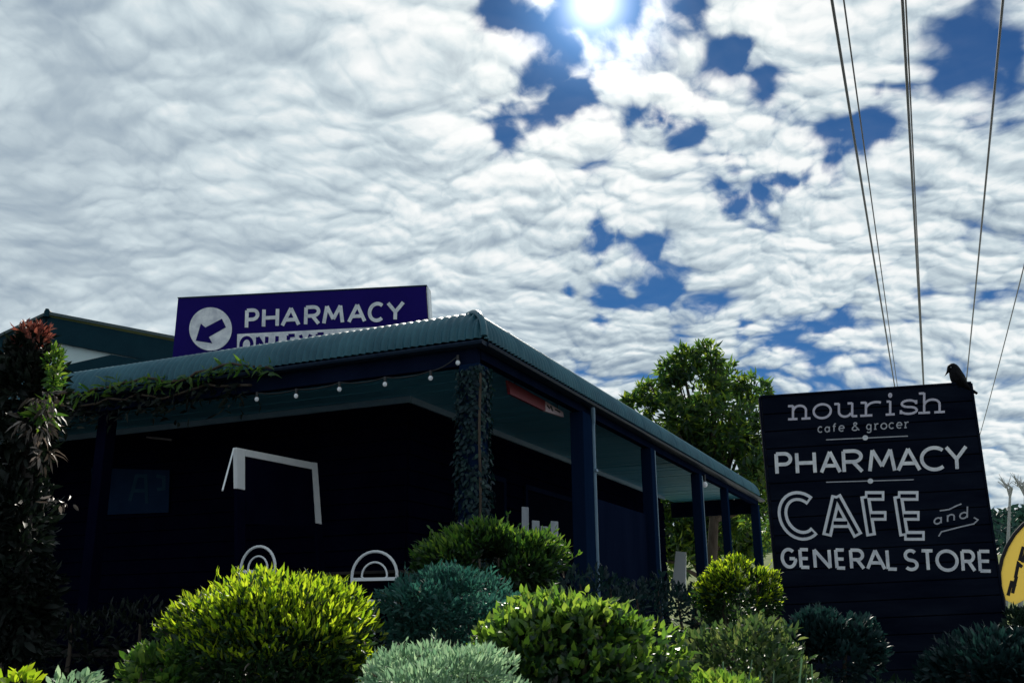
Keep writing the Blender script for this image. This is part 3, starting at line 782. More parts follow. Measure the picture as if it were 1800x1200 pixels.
for (xa, ya, xb, yb) in ((1452, 772.5, 1596, 766), (1452, 847, 1606, 842.5)):
    put_strokes(mb, [[(xa, ya), ((xa + xb) / 2, (ya + yb) / 2), (xb, yb)]], 1.7, NP, LO)
mb.build('rule_line', MT['letterdim'], ns)
mb = MB()
for cxx, cyy in ((1521, 769), (1530, 845)):
    solid([(cxx + 5 * math.cos(q * math.pi / 8), cyy + 4.5 * math.sin(q * math.pi / 8)) for q in range(16)], NP, LO + .003, .004, 'rule_dot', MT['letter'], ns)
mb = MB()
fb = lin(1365, 835, 1690, 826.5); ft = lin(1361, 794.5, 1700, 781)
letters([('P', 1361, 1392), ('H', 1397, 1434), ('A', 1439, 1478), ('R', 1479, 1517), ('M', 1524, 1574), ('A', 1574, 1618), ('C', 1616, 1663), ('Y', 1660, 1701)], fb, ft, 6.3, 2., NP, LO, MT['letter'], ns)
fb = lin(1378, 998.5, 1742, 1006); ft = lin(1370, 962, 1738, 965.5)
letters([('G', 1371, 1398), ('E', 1403, 1423), ('N', 1428, 1460), ('E', 1466, 1486), ('R', 1492, 1519), ('A', 1520, 1556), ('L', 1556, 1577), ('S', 1586, 1614), ('T', 1617, 1642), ('O', 1643, 1684), ('R', 1688, 1714), ('E', 1718, 1742)], fb, ft, 5.8, 2.5, NP, LO, MT['letter'], ns)
CAFE = [('C', 1362, 1435), ('A', 1434, 1506), ('F', 1512, 1563), ('E', 1570, 1623)]
grey = mat('sign_letter_grey', (.72, .74, .80), (.80, .82, .86), .55, 0, 20)
letters(CAFE, lambda x: 949.5, lambda x: 862.5, 17, 11., NP, LO, grey, ns)
def shorten(st, d):
    st = [np.array(p, float) for p in st]
    for e_ in (0, -1):
        q = st[1] if e_ == 0 else st[-2]; v_ = q - st[e_]; l_ = np.linalg.norm(v_); st[e_] = st[e_] + v_ / l_ * min(d, l_ * .6)
    return [tuple(p) for p in st]
for ch_, a_, b_ in CAFE:
    mb = MB(); put_strokes(mb, [shorten(q, 4.5) for q in glyph_px(ch_, a_, b_, lambda x: 949.5, lambda x: 862.5, 11., 17)], 6.2, NP, LO + .004); mb.build('letter_inline', MT['signboard'], ns)
mb = MB()
fb = lin(1640, 923, 1712, 908); ft = lin(1640, 909, 1712, 894)
letters([('a_', 1641, 1658), ('n2', 1663, 1680), ('d_', 1686, 1704)], fb, ft, 2.6, 0, NP, LO, MT['letterdim'], ns)
put_strokes(mb, [[(1652, 897), (1668, 895), (1680, 889), (1690, 885)], [(1650, 942), (1655, 934), (1690, 925), (1712, 920), (1719, 913), (1712, 909)]], 2.4, NP, LO)
mb.build('flourish', MT['letterdim'], ns)

# ------------------------------------------------------------------ bird
bd = thing('bird', 'black bird perched on the top right corner of the roadside sign', 'bird', NP(1690, 676, 0))
BPn = Plane(NP.p0 - NP.n * .03, NP.n)
spine = [((1662.5, 657), .4), ((1665.5, 653), 1.5), ((1668, 649.5), 4.2), ((1670.5, 645.5), 7.2), ((1674, 643.5), 8.8), ((1677, 647.5), 10.0), ((1679, 653.5), 11.4), ((1681.5, 660.5), 13.2),
         ((1685, 667.5), 14.2), ((1690, 673.5), 12.0), ((1697, 679), 7.6), ((1703, 683), 4.4), ((1709, 686.5), 3.2), ((1718, 691.5), 2.4)]
pxm = (BPn(1681, 650) - BPn(1680, 650)).length
mb = MB(); mb.tube([BPn(*p) for p, r in spine], [r * pxm for p, r in spine], 14)
body = mb.build('body', MT['bird'], bd)
sub = body.modifiers.new('smooth', 'SUBSURF'); sub.levels = 1; sub.render_levels = 1
for sgn in (1, -1):
    mb = MB()
    wing_s = [((1680, 653), 2), ((1684, 660), 5.5), ((1691, 669), 7), ((1698, 678), 5), ((1705, 684.5), 2.5), ((1713, 689), .6)]
    mb.tube([BPn(p[0], p[1], sgn * .062 - (.010 * i * sgn)) for i, (p, r) in enumerate(wing_s)], [r * pxm for p, r in wing_s], 8)
    mb.build('wing', MT['bird'], bd)
    a = BPn(1686, 672, sgn * .025); b_ = BPn(1688, 676, sgn * .025)
    mb = MB(); mb.tube([a, b_ , b_ + Z * -.02], .006, 6)
    for dx in (-.03, 0.0, .03): mb.tube([b_ - Z * .018, b_ + Vector((-.03, dx * .8, -.022))], .004, 5)
    mb.build('leg', MT['bird'], bd)
    mb = MB(); mb.ball(BPn(1671.5, 645.5, sgn * .036), .006); mb.build('eye', MT['ceramic'], bd)
mb = MB(); mb.tube([BPn(1668, 652), BPn(1664, 656), BPn(1660.5, 661)], [2.3 * pxm, 1.6 * pxm, .2 * pxm], 8); mb.build('beak', MT['ceramic'] if False else MT['bird'], bd)

# ------------------------------------------------------------------ festoon, hanging sign
fl = thing('string_light', 'string of white festoon bulbs looped under the front verandah eave', 'string light', bl(1, .1, 3.7))
bulbs = [(805, 629), (757, 656), (677, 667), (597, 676), (521, 688), (452, 694)]
FPl = Plane(bl(1, .09, 0), -U)
pts = [FPl(x, y - 4) for x, y in bulbs]
mb = MB(); cab = []
for a, c in zip(pts[:-1], pts[1:]):
    for i in range(8):
        t_ = i / 8; cab.append(a.lerp(c, t_) - Z * (.05 * 4 * t_ * (1 - t_)) * .5)
cab.append(pts[-1]); mb.tube(cab, .006, 5); mb.build('cable', MT['wire'], fl)
for p in pts:
    mb = MB(); mb.tube([p + Z * .005, p - Z * .045], .014, 8); s_ = mb.build('bulb_socket', MT['wire'], fl)
    mb = MB(); mb.ball(p - Z * .065, .021, .021, .024); mb.build('bulb', MT['bulb'], fl)
bp_ = thing('eave_lamp', 'single small white bulb under the far end of the side verandah eave', 'lamp', bl(.3, py3, 3.7))
p = Plane(bl(.11, 0, 0), -V)(1239, 851)
mb = MB(); mb.ball(p, .045, .045, .05); mb.build('bulb', MT['bulb'], bp_)
mb = MB(); mb.tube([p + Z * .04, p + Z * .16], .02, 8); mb.build('bulb_socket', MT['wire'], bp_)

hs = thing('hanging_sign', 'red and white sign board hanging under the side verandah eave', 'sign', bl(.4, 1, 3.9))
HP = Plane(bl(.32, 0, 0), -V)
solid([(893, 668), (958, 704), (958, 722), (897, 692)], HP, 0, .03, 'red_panel', MT['red'], hs)
solid([(959, 705), (990, 724), (991, 733), (959, 722.5)], HP, 0, .03, 'white_panel', mat('pale_pink_panel', (.55, .42, .48), (.66, .56, .60), .6), hs)
mb = MB()
put_strokes(mb, [[(962, 712), (967, 718)], [(968, 713), (972, 722)], [(976, 719), (985, 724)]], 2, HP, .004); mb.build('panel_mark', MT['ink'], hs)
for px, py in ((905, 674), (980, 719)):
    a = HP(px, py, -.015); mb = MB(); mb.tube([a, Vector((a.x, a.y, CZ))], .006, 6); mb.build('hanging_rod', MT['wire'], hs)

# ------------------------------------------------------------------ things on the verandah
# white framed menu board standing in the doorway line
mbrd = thing('menu_board', 'white framed menu board on a prop leg standing on the front verandah', 'menu board', bl(2.55, .5, FLOOR))
xb = 2.55
BP2 = Plane(bl(xb, 0, 0), -V)
def stile(pix, name): return solid(pix, BP2, 0, .045, name, MT['white'], mbrd, .004)
stile([(416, 786), (431, 789), (431, 861), (417, 858)], 'stile')
stile([(549, 812), (558, 813), (566, 921), (556, 919)], 'stile')
stile([(431.5, 789), (548.5, 812), (549.5, 824.5), (431.5, 801.5)], 'top_rail')
for q in ([(417, 859), (431, 862), (431, 1060), (418, 1062)], [(556, 920), (566, 922), (575, 1046), (565, 1047)]): solid(q, BP2, -.004, .038, 'board_leg', MT['navywall'], mbrd)
solid([(431.5, 801.5), (549, 824.5), (556, 925), (431.5, 920)], BP2, -.012, .015, 'board_panel', MT['navywall'], mbrd)
a = BP2(411, 788, -.02); b_ = BP2(391, 862, .25)
mb = MB(); mb.beam(a, b_, .013, .013); mb.build('prop_leg', MT['white'], mbrd)

def cafe_chair(cpx, cpy, rpx, yd, label, yaw):
    c = at_depth(cpx, cpy, yd); r = rpx / 1769 * yd
    t_ = thing('cafe_chair', label, 'chair', (c.x, c.y, FLOOR), 'white loop backed cafe chairs')
    X = Vector((math.cos(yaw), math.sin(yaw), 0)); Yv = Vector((-math.sin(yaw), math.cos(yaw), 0))
    sh = FLOOR + .45
    def loop(rr, bot):
        pts_ = [c + X * rr * math.cos(rad(an)) + Z * rr * math.sin(rad(an)) for an in range(0, 181, 12)]
        lo = [Vector((c.x, c.y, bot)) + X * rr * .86, ]; hi = [Vector((c.x, c.y, bot)) - X * rr * .86]
        return lo + pts_ + hi
    mb = MB(); mb.tube(loop(r, FLOOR), .013, 8); mb.build('back_loop', MT['white'], t_)
    mb = MB(); mb.tube(loop(r * .56, c.z - r * .1), .009, 8); mb.build('inner_loop', MT['white'], t_)
    mb = MB(); mb.beam(c - X * r * .97 - Z * r * .12, c + X * r * .97 - Z * r * .12, .03, .028); mb.build('back_rail', MT['white'], t_)
    mb = MB()
    for zz in (sh - .02,):
        n_ = 20; ring = [Vector((c.x, c.y, zz)) - Yv * .21 + X * .21 * math.cos(2 * math.pi * i / n_) + Yv * .20 * math.sin(2 * math.pi * i / n_) for i in range(n_)]
        mb.add(ring + [q + Z * .03 for q in ring], [tuple(range(n_))[::-1], tuple(range(n_, 2 * n_))] + [(i, (i + 1) % n_, n_ + (i + 1) % n_, n_ + i) for i in range(n_)])
    mb.build('seat', MT['white'], t_)
    for s_ in (-1, 1):
        mb = MB(); b0 = Vector((c.x, c.y, 0)) - Yv * .36 + X * s_ * .15
        mb.tube([b0 + Z * (sh - .02), b0 + X * s_ * .03 - Yv * .03 + Z * FLOOR], .012, 8); mb.build('leg', MT['white'], t_)
cafe_chair(453, 999, 39, 9.15, 'white loop backed cafe chair on the verandah below the white menu board', -.45)
cafe_chair(658, 1012, 43, 8.75, 'white loop backed cafe chair on the verandah between two clipped shrubs', -.25)

# bottles / slats behind the azalea: pale timber pickets of a planter
pk = thing('picket_screen', 'short pale picket screen with uneven tops behind the round green shrub', 'screen', bl(.5, 1.2, FLOOR))
SP = Plane(at_depth(950, 940, 8.9), (-.1, -1, 0))
for (x0, x1, y0, y1) in ((917, 929, 890, 1010), (935, 948, 914, 1010), (950, 963, 924, 1010), (968, 981, 915, 1010)):
    solid([(x0, y0), (x1, y0 + 1), (x1, y1), (x0, y1)], SP, random.uniform(-.008, .008), .02, 'picket', mat('weathered_picket', (.30, .33, .38), (.45, .48, .52), .7, 0, 12, .2, 40, .3, (1, 1, .2)), pk, .003)
solid([(912, 985), (985, 985), (985, 993), (912, 993)], SP, -.03, .02, 'rail', MT['trim'], pk)

po = thing('poster', 'dim blue poster with pale figures on the dark verandah wall', 'poster', bl(5, WID, 2.5))
PW = Plane(bl(0, WID - .06, 0), -U)
solid([(160, 822), (298, 826), (296, 900), (165, 905)], PW, 0, .01, 'poster_sheet', MT['poster'], po)
pm = mat('poster_mark', (.014, .040, .070), (.02, .055, .09), .7, 0, 6, 0, None, 0)
mb = MB(); put_strokes(mb, [[(228, 880), (240, 836), (256, 836), (258, 884)], [(233, 862), (258, 862)], [(275, 836), (288, 838), (288, 858), (276, 860)]], 6, PW, .003); mb.build('poster_mark', pm, po)

tl = thing('tube_lamp', 'unlit tube lamp fitting on the dark front wall of the cafe', 'lamp', PW(280, 770))
a = PW(258, 768, .06); b_ = PW(305, 773, .06)
mb = MB(); mb.tube([a, b_], .014, 8); mb.build('tube', mat('unlit_tube_glass', (.16, .15, .17), None, .4), tl)
for q in (a, b_):
    mb = MB(); mb.box(q - Vector((.02, .01, .025)), (.04, 0, 0), (0, .055, 0), (0, 0, .05)); mb.build('end_cap', MT['navywall'], tl)
tb = thing('cafe_table', 'dark cafe table on the front verandah right of the menu board', 'table', bl(1.7, 1.0, FLOOR))
mb = MB(); mb.box(bl(1.25, .75, FLOOR + .72), V * 1.0, U * .65, Z * .03); mb.build('table_top', MT['deck'], tb, .004)
for x_, y_ in ((1.3, .8), (2.18, .8), (1.3, 1.33), (2.18, 1.33)):
    mb = MB(); mb.box(bl(x_, y_, FLOOR), V * .04, U * .04, Z * .718); mb.build('leg', MT['deck'], tb)
wb = thing('sandwich_board', 'small white sandwich board at the far end of the side verandah', 'sign', bl(1, LS, FLOOR))
WP = Plane(bl(1.0, LS - .4, 0), (-.3, -1, 0))
solid([(1188, 968), (1206, 970), (1204, 1040), (1180, 1040)], WP, 0, .03, 'board', MT['white'], wb)
solid([(1188, 968), (1206, 970), (1206, 1040), (1183, 1040)], WP, -.25, .03, 'board', MT['white'], wb)

# ------------------------------------------------------------------ plants
def shrub(name, label, px, py, yd, rx, rz, n, L, Wd, m, ry=None, group='clipped shrubs along the garden bank', cat='shrub', up=.35, rnd=.45, k=30, size=.34, stems=4, curl=.3, fill=.35, low=-.75, lit_tops=None, sprigs=0):
    c = at_depth(px, py, yd); ry = ry or rx * .9
    t_ = thing(name, label, cat, (c.x, c.y, float(ground(c.x, c.y))), group)
    p, nr = crown_points(c, (rx, ry, rz), n, k, size, low, fill)
    gz = ground(p[:, 0], p[:, 1]) + .01; p[:, 2] = np.maximum(p[:, 2], gz)
    d = nr + unit(len(p)) * rnd + np.array([0, 0, up])
    sd = unit(len(p)) + nr * .9
    leaf_object('foliage', p, d, sd, L * RNG.uniform(.65, 1.25, len(p)), Wd * RNG.uniform(.7, 1.2, len(p)), m, t_, curl)
    if lit_tops:  # sunlight painted as brighter leaves on the crown top, over darker foliage
        sm_, sn, sl_, sw, lo = lit_tops
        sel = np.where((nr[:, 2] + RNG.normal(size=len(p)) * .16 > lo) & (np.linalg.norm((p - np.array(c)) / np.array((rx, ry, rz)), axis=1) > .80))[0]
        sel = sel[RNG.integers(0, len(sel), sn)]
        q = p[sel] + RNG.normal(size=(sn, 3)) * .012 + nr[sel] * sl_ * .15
        leaf_object('sunlit_top_leaves', q, nr[sel] * .9 + unit(sn) * .45 + np.array([0, 0, .45]), unit(sn) + nr[sel] * .5, sl_ * RNG.uniform(.6, 1.35, sn), sw * RNG.uniform(.7, 1.2, sn), sm_, t_, curl)
    if sprigs:                       # stray sprigs that broke out after the last clipping, and some dead leaves
        sel = np.where((nr[:, 2] > -.1) & (np.linalg.norm((p - np.array(c)) / np.array((rx, ry, rz)), axis=1) > .85))[0]
        sel = sel[RNG.integers(0, len(sel), sprigs)]
        ps_, ds_ = [], []
        mb = MB()
        for i_ in sel:
            dd = Vector(nr[i_]) + Vector((random.uniform(-.4, .4), random.uniform(-.4, .4), random.uniform(.0, .7))); dd.normalize(); ln = L * random.uniform(1.2, 2.6); o_ = Vector(p[i_])
            mb.tube([o_ - dd * L, o_ + dd * ln * .5, o_ + dd * ln + Vector((random.uniform(-.01, .01), 0, -.006))], [.0022, .0018, .0010], 4)
            for q in range(7):
                ps_.append(tuple(o_ + dd * ln * (q + 1) / 7)); ds_.append(tuple(dd + Vector((random.uniform(-1, 1), random.uniform(-1, 1), random.uniform(-.3, .8)))))
        tag(mb.build('shoot_stem', MT['stem'], t_), kind='stuff')
        ps_, ds_ = np.array(ps_), np.array(ds_)
        leaf_object('shoot_leaves', ps_, ds_, unit(len(ps_)), L * .72 * RNG.uniform(.6, 1.2, len(ps_)), Wd * .8, (lit_tops[0] if lit_tops else m), t_, curl)
        nd = max(20, n // 90); sd2 = RNG.integers(0, len(p), nd)
        leaf_object('dead_leaves', p[sd2] + nr[sd2] * .012, nr[sd2] + unit(nd), unit(nd), L * .9, Wd * .8, LM['dry'], t_, .8)
    gz0 = float(ground(c.x, c.y))
    for i in range(stems):
        a = 2 * math.pi * i / stems + random.random(); q = Vector((math.cos(a) * rx * .6, math.sin(a) * ry * .6, rz * random.uniform(.1, .45)))
        b0 = Vector((c.x + math.cos(a) * .06, c.y + math.sin(a) * .06, gz0 - .05))
        mb = MB(); mb.tube([b0, b0.lerp(c + q, .5) + Vector((0, 0, .05)), c + q], [.022, .016, .006], 6); mb.build('stem', MT['bark'], t_)
    return t_
PXM = 1 / 1769
# front row
shrub('lime_shrub', 'large domed lime green shrub with spiky leaves, its top coloured as sunlit, front left of the garden', 484, 1163, 4.6, 198 * PXM * 4.6, 140 * PXM * 4.6, 15000, .046, .015, LM['deep'], up=.25, rnd=.65, curl=.35, k=70, size=.31, fill=.5, lit_tops=(LM['lime'], 5600, .046, .0125, .34), sprigs=26)
shrub('green_shrub', 'bright green broad leaved shrub mound at the bottom centre of the garden', 998, 1188, 4.2, 194 * PXM * 4.2, 124 * PXM * 4.2, 8500, .050, .027, LM['mid'], up=.12, rnd=.85, curl=.55, k=44, lit_tops=(LM['bright'], 2700, .048, .025, .25), sprigs=14)
shrub('pale_shrub', 'pale grey green fine leaved shrub at the very bottom edge between two big shrubs', 775, 1215, 3.5, 138 * PXM * 3.5, 78 * PXM * 3.5, 6500, .032, .010, LM['pale'], up=.6, rnd=.6, k=34, sprigs=14)
shrub('azalea_shrub', 'flat topped mid green shrub in front of the verandah corner post', 866, 998, 6.6, 128 * PXM * 6.6, 66 * PXM * 6.6, 6500, .060, .021, LM['deep'], up=.3, rnd=.65, k=34, lit_tops=(LM['azalea'], 2600, .058, .019, .25), sprigs=24)
shrub('blue_shrub', 'blue green shrub mound behind the pale shrub and below the flat topped one', 790, 1080, 5.3, 135 * PXM * 5.3, 74 * PXM * 5.3, 7500, .044, .015, LM['blue'], up=.3, rnd=.7, k=34, sprigs=14)
shrub('round_shrub', 'small round yellow green shrub at the left foot of the black roadside sign', 1298, 1050, 7.6, 66 * PXM * 7.6, 62 * PXM * 7.6, 4200, .05, .016, LM['deep'], up=.3, rnd=.5, k=20, lit_tops=(LM['lime'], 2300, .040, .013, .2), sprigs=10)
shrub('sage_shrub', 'loose sage green shrub with pale stems left of the black roadside sign', 1314, 1190, 4.9, 112 * PXM * 4.9, 104 * PXM * 4.9, 3600, .050, .022, LM['sage'], up=.5, rnd=.8, k=26, fill=.5, size=.42, sprigs=16)
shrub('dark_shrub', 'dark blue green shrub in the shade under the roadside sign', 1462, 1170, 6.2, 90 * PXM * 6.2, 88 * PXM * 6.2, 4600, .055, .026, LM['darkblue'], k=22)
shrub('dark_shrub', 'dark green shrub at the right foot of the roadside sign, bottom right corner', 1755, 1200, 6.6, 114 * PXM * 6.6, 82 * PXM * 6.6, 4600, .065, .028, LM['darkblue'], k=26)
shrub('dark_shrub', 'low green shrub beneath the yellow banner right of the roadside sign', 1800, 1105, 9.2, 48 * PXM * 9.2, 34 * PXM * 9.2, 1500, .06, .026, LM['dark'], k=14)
shrub('small_shrub', 'small green leafy plant at the left skirt of the large lime shrub', 285, 1185, 4.3, 62 * PXM * 4.3, 42 * PXM * 4.3, 900, .05, .026, LM['azalea'], k=14)
shrub('small_shrub', 'low yellow leaved plant at the bottom left corner', 38, 1218, 4.4, 48 * PXM * 4.4, 30 * PXM * 4.4, 110, .055, .03, LM['lime'], k=10)
shrub('small_shrub', 'tiny pale leaved plant on the bottom edge left of the lime shrub', 128, 1212, 4.4, 48 * PXM * 4.4, 26 * PXM * 4.4, 140, .05, .022, LM['pale'], k=10)
shrub('green_shrub', 'bright green plant at the bottom edge right of the broad leaved mound', 1262, 1230, 4.0, 60 * PXM * 4.0, 40 * PXM * 4.0, 800, .05, .024, LM['bright'], k=12)
# pale bare stems in the sage shrub
c = at_depth(1312, 1172, 4.8)
ss = [o for o in bpy.data.objects if o.name == 'sage_shrub'][0]
for i in range(26):
    x = random.uniform(-.24, .24); b0 = Vector((c.x + x * .8, c.y - .32 + random.uniform(-.05, .1), c.z - .36)); tp = b0 + Vector((random.uniform(-.08, .08), random.uniform(-.05, .02), random.uniform(.22, .42)))
    mb = MB(); mb.tube([b0, b0.lerp(tp, .5) + Vector((random.uniform(-.02, .02), 0, 0)), tp], [.006, .005, .003], 5); mb.build('pale_stem', LM['pale'], ss)

# clipped dark hedge along the side verandah, dark planting along the front
def hedge(name, label, a, b_, w, z0, z1, n, L, Wd, m, cat='hedge', group=None):
    t_ = thing(name, label, cat, (a.x, a.y, z0), group)
    u_ = RNG.random(n); a_ = np.array(a); d_ = np.array(b_) - a_
    base = a_ + d_ * u_[:, None]
    dirx = d_ / np.linalg.norm(d_); sidev = np.array([-dirx[1], dirx[0], 0])
    th = RNG.uniform(0, 2 * math.pi, n); rr = RNG.uniform(.7, 1.05, n)
    off = np.cos(th) * w / 2 * rr; hz = (z0 + z1) / 2 + np.sin(th) * (z1 - z0) / 2 * rr
    hz += (np.sin(u_ * 31) * .05 + np.sin(u_ * 77 + 1) * .03)
    p = base + sidev * off[:, None]; p[:, 2] = hz
    nr = sidev * np.cos(th)[:, None] + np.array([0, 0, 1]) * np.sin(th)[:, None]
    leaf_object('foliage', p, nr + unit(n) * .6 + np.array([0, 0, .3]), unit(n) + nr, L * RNG.uniform(.6, 1.3, n), Wd * RNG.uniform(.6, 1.3, n), m, t_, .3)
    k_ = max(3, int(np.linalg.norm(d_) / .8))
    for i in range(k_):
        q = Vector(a).lerp(Vector(b_), (i + .5) / k_)
        mb = MB(); mb.tube([Vector((q.x, q.y, z0 - .3)), Vector((q.x + .03, q.y, (z0 + z1) / 2)), Vector((q.x, q.y + .03, z1 - .08))], [.025, .02, .008], 6); mb.build('stem', MT['bark'], t_)
    return t_
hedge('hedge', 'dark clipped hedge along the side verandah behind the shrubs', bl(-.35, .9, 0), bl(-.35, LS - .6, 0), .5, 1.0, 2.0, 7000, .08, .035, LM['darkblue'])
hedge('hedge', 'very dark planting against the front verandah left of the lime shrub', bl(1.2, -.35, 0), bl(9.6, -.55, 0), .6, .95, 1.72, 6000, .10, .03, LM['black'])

# creeper along the front eave
def vine(name, label, pts_, n, spread, m, L, Wd, hang, parts_m='bark', stem_r=.014):
    t_ = thing(name, label, 'vine', pts_[0])
    P_ = np.array([tuple(p) for p in pts_]); seg = RNG.integers(0, len(P_) - 1, n); u_ = RNG.random(n)[:, None]
    p = P_[seg] * (1 - u_) + P_[seg + 1] * u_
    p = p + RNG.normal(size=(n, 3)) * np.array(spread)
    p[:, 2] -= np.abs(RNG.normal(size=n)) * hang * (.4 + .6 * np.abs(np.sin(p[:, 0] * 4.1)))
    d = unit(n) * .8 + np.array([-U.x * .5, -U.y * .5, -.35])
    leaf_object('foliage', p, d, unit(n) + np.array([0, -.5, .6]), L * RNG.uniform(.6, 1.3, n), Wd * RNG.uniform(.6, 1.3, n), m, t_, .3)
    mb = MB(); mb.tube([Vector(q) + Vector((random.uniform(-.03, .03), random.uniform(-.03, .03), random.uniform(-.03, .03))) for q in pts_], stem_r, 6); mb.build('stem', MT[parts_m], t_)
    return t_
vine('creeper_vine', 'green creeper trailing along the front eave gutter', [bl(x_, -.01, EAVE + .02 + .04 * math.sin(x_ * 5)) for x_ in np.linspace(2.3, 5.4, 22)], 260, (.03, .04, .028), LM['azalea'], .12, .030, .03)
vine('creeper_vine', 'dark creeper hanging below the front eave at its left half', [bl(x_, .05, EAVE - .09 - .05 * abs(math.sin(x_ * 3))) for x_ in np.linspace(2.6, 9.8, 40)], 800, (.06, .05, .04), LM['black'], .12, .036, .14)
tv = thing('creeper_vine', 'dark green creeper clinging all over the verandah corner post', 'vine', bl(.19, .19, FLOOR))
nn = 4600; th_ = RNG.integers(0, 4, nn); e_ = RNG.uniform(-1.08, 1.08, nn); zz_ = FLOOR + (BB - .02 - FLOOR) * RNG.random(nn) ** .8
out_ = .103 + np.abs(RNG.normal(size=nn)) * .010 * (1 + .8 * np.sin(zz_ * 4) ** 2)
lx = np.where(th_ == 0, out_, np.where(th_ == 1, -out_, e_ * .10)); ly = np.where(th_ == 2, out_, np.where(th_ == 3, -out_, e_ * .10))
keep = RNG.random(nn) < .35 + .65 * np.abs(np.sin(zz_ * 2.3 + lx * 9)); lx, ly, zz_ = lx[keep], ly[keep], zz_[keep]
pv = np.array(K0)[None] + (.19 + lx)[:, None] * np.array(V)[None] + (.19 + ly)[:, None] * np.array(U)[None]; pv[:, 2] = zz_
ov = lx[:, None] * np.array(V)[None] + ly[:, None] * np.array(U)[None]; ov /= np.linalg.norm(ov, axis=1, keepdims=True)
leaf_object('foliage', pv, ov * .12 + unit(len(pv)) * .5 + np.array([0, 0, -.6]), ov + unit(len(pv)) * .4, .055 * RNG.uniform(.6, 1.3, len(pv)), .034, LM['postvine'], tv, .3)
mb = MB(); mb.tube([bl(.19 - .12, .19 - .12 + .012 * math.sin(q), FLOOR + (BB - .1 - FLOOR) * q / 14) for q in range(15)], .013, 6); mb.build('stem', MT['bark'], tv)

# tall climber at the left edge, red new growth on top
tc_ = thing('tall_shrub', 'tall dark shrub with red tipped crown and dry grey leaves at the left edge', 'shrub', (at_depth(40, 1150, 6.4)))
def blob(px, py, yd, rx, rz, n, L, Wd, m, up=.0, rnd=.7, name='foliage', curl=.3):
    c = at_depth(px, py, yd); p, nr = crown_points(c, (rx * PXM * yd, rx * PXM * yd, rz * PXM * yd), n, 16, .42, -1, .5)
    leaf_object(name, p, nr + unit(len(p)) * rnd + np.array([0, 0, up]), unit(len(p)) + nr, L * RNG.uniform(.6, 1.3, len(p)), Wd * RNG.uniform(.6, 1.3, len(p)), m, tc_, curl)
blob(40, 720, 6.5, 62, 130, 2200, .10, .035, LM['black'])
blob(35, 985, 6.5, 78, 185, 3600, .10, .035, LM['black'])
blob(58, 594, 6.4, 34, 24, 240, .060, .022, LM['redleaf'], up=.7, name='red_growth')
blob(94, 640, 6.35, 15, 34, 150, .055, .020, LM['azalea'], up=.2, name='yellow_growth')
blob(96, 668, 6.3, 14, 18, 60, .06, .022, LM['azalea'], name='green_growth')
blob(82, 728, 6.25, 18, 12, 50, .11, .032, LM['azalea'], name='green_growth')
blob(72, 700, 6.2, 28, 18, 46, .10, .022, LM['dry'], up=-.7, name='dry_leaves')
blob(60, 748, 6.2, 30, 20, 50, .10, .022, LM['dry'], up=-.7, name='dry_leaves')
blob(80, 800, 6.2, 20, 20, 22, .09, .02, LM['dry'], up=-.7, name='dry_leaves')
blob(100, 880, 6.2, 28, 12, 16, .08, .018, LM['dry'], up=-.7, name='dry_leaves')
b0 = at_depth(40, 1150, 6.5); mb = MB(); mb.tube([Vector((b0.x, b0.y, .9)), at_depth(45, 900, 6.5), at_depth(52, 700, 6.45), at_depth(60, 600, 6.4)], [.05, .045, .03, .012], 8); mb.build('stem', MT['deck'], tc_)

# low dark ground cover on the bank
n = 9000
gxr = RNG.uniform(-4.5, 5.5, n); gyr = RNG.uniform(3.0, 8.2, n)
p = np.stack([gxr, gyr, ground(gxr, gyr) + RNG.uniform(0, .10, n)], 1)
o = leaf_object('ground_cover', p, unit(n) * .8 + np.array([0, 0, .8]), unit(n), .09 * RNG.uniform(.6, 1.3, n), .035 * RNG.uniform(.6, 1.3, n), LM['dark'], None, .3, True)
tag(o, kind='stuff')

# ------------------------------------------------------------------ trees
def tree(name, label, base, tops, crowns, m, L, Wd, cat='tree', group=None, trunk_r=.14, bark='bark', simple=True):
    t_ = thing(name, label, cat, base, group)
    base = Vector(base)
    cen = Vector((0, 0, 0))
    for c, r3, n in crowns: cen += c
    cen /= len(crowns)
    mb = MB(); mid = base.lerp(cen, .55) + Vector((.1, 0, 0)); mb.tube([base - Z * .2, base.lerp(mid, .5), mid, cen], [trunk_r * 1.25, trunk_r, trunk_r * .8, trunk_r * .3], 10); mb.build('trunk', MT[bark], t_)
    ps, ns_ = [], []
    for c, r3, n in crowns:
        for q in range(2):
            a = random.uniform(0, 6.28); e_ = c + Vector((math.cos(a) * r3[0] * .6, math.sin(a) * r3[1] * .6, r3[2] * random.uniform(-.2, .6)))
            mb = MB(); mb.tube([mid, mid.lerp(e_, .5) + Vector((0, 0, .15)), e_], [trunk_r * .45, trunk_r * .28, .015], 7); mb.build('limb', MT[bark], t_)
        p, nr = crown_points(c, r3, int(n * .72), 13, .36, -.9, .4); ps.append(p); ns_.append(nr)
    p = np.concatenate(ps); nr = np.concatenate(ns_)
    leaf_object('crown', p, nr * .8 + unit(len(p)) * .9 + np.array([0, 0, -.1]), unit(len(p)) + nr * .6, L * RNG.uniform(.6, 1.3, len(p)), Wd * RNG.uniform(.6, 1.3, len(p)), m, t_, .3, simple)
    return t_
def crown(px, py, yd, rx, rz, n): return (at_depth(px, py, yd), (rx * PXM * yd, rx * PXM * yd * .9, rz * PXM * yd), n)
def base_at(px, yd):
    q = at_depth(px, 1090, yd); return (q.x, q.y, float(ground(q.x, q.y)))
Y1 = 24
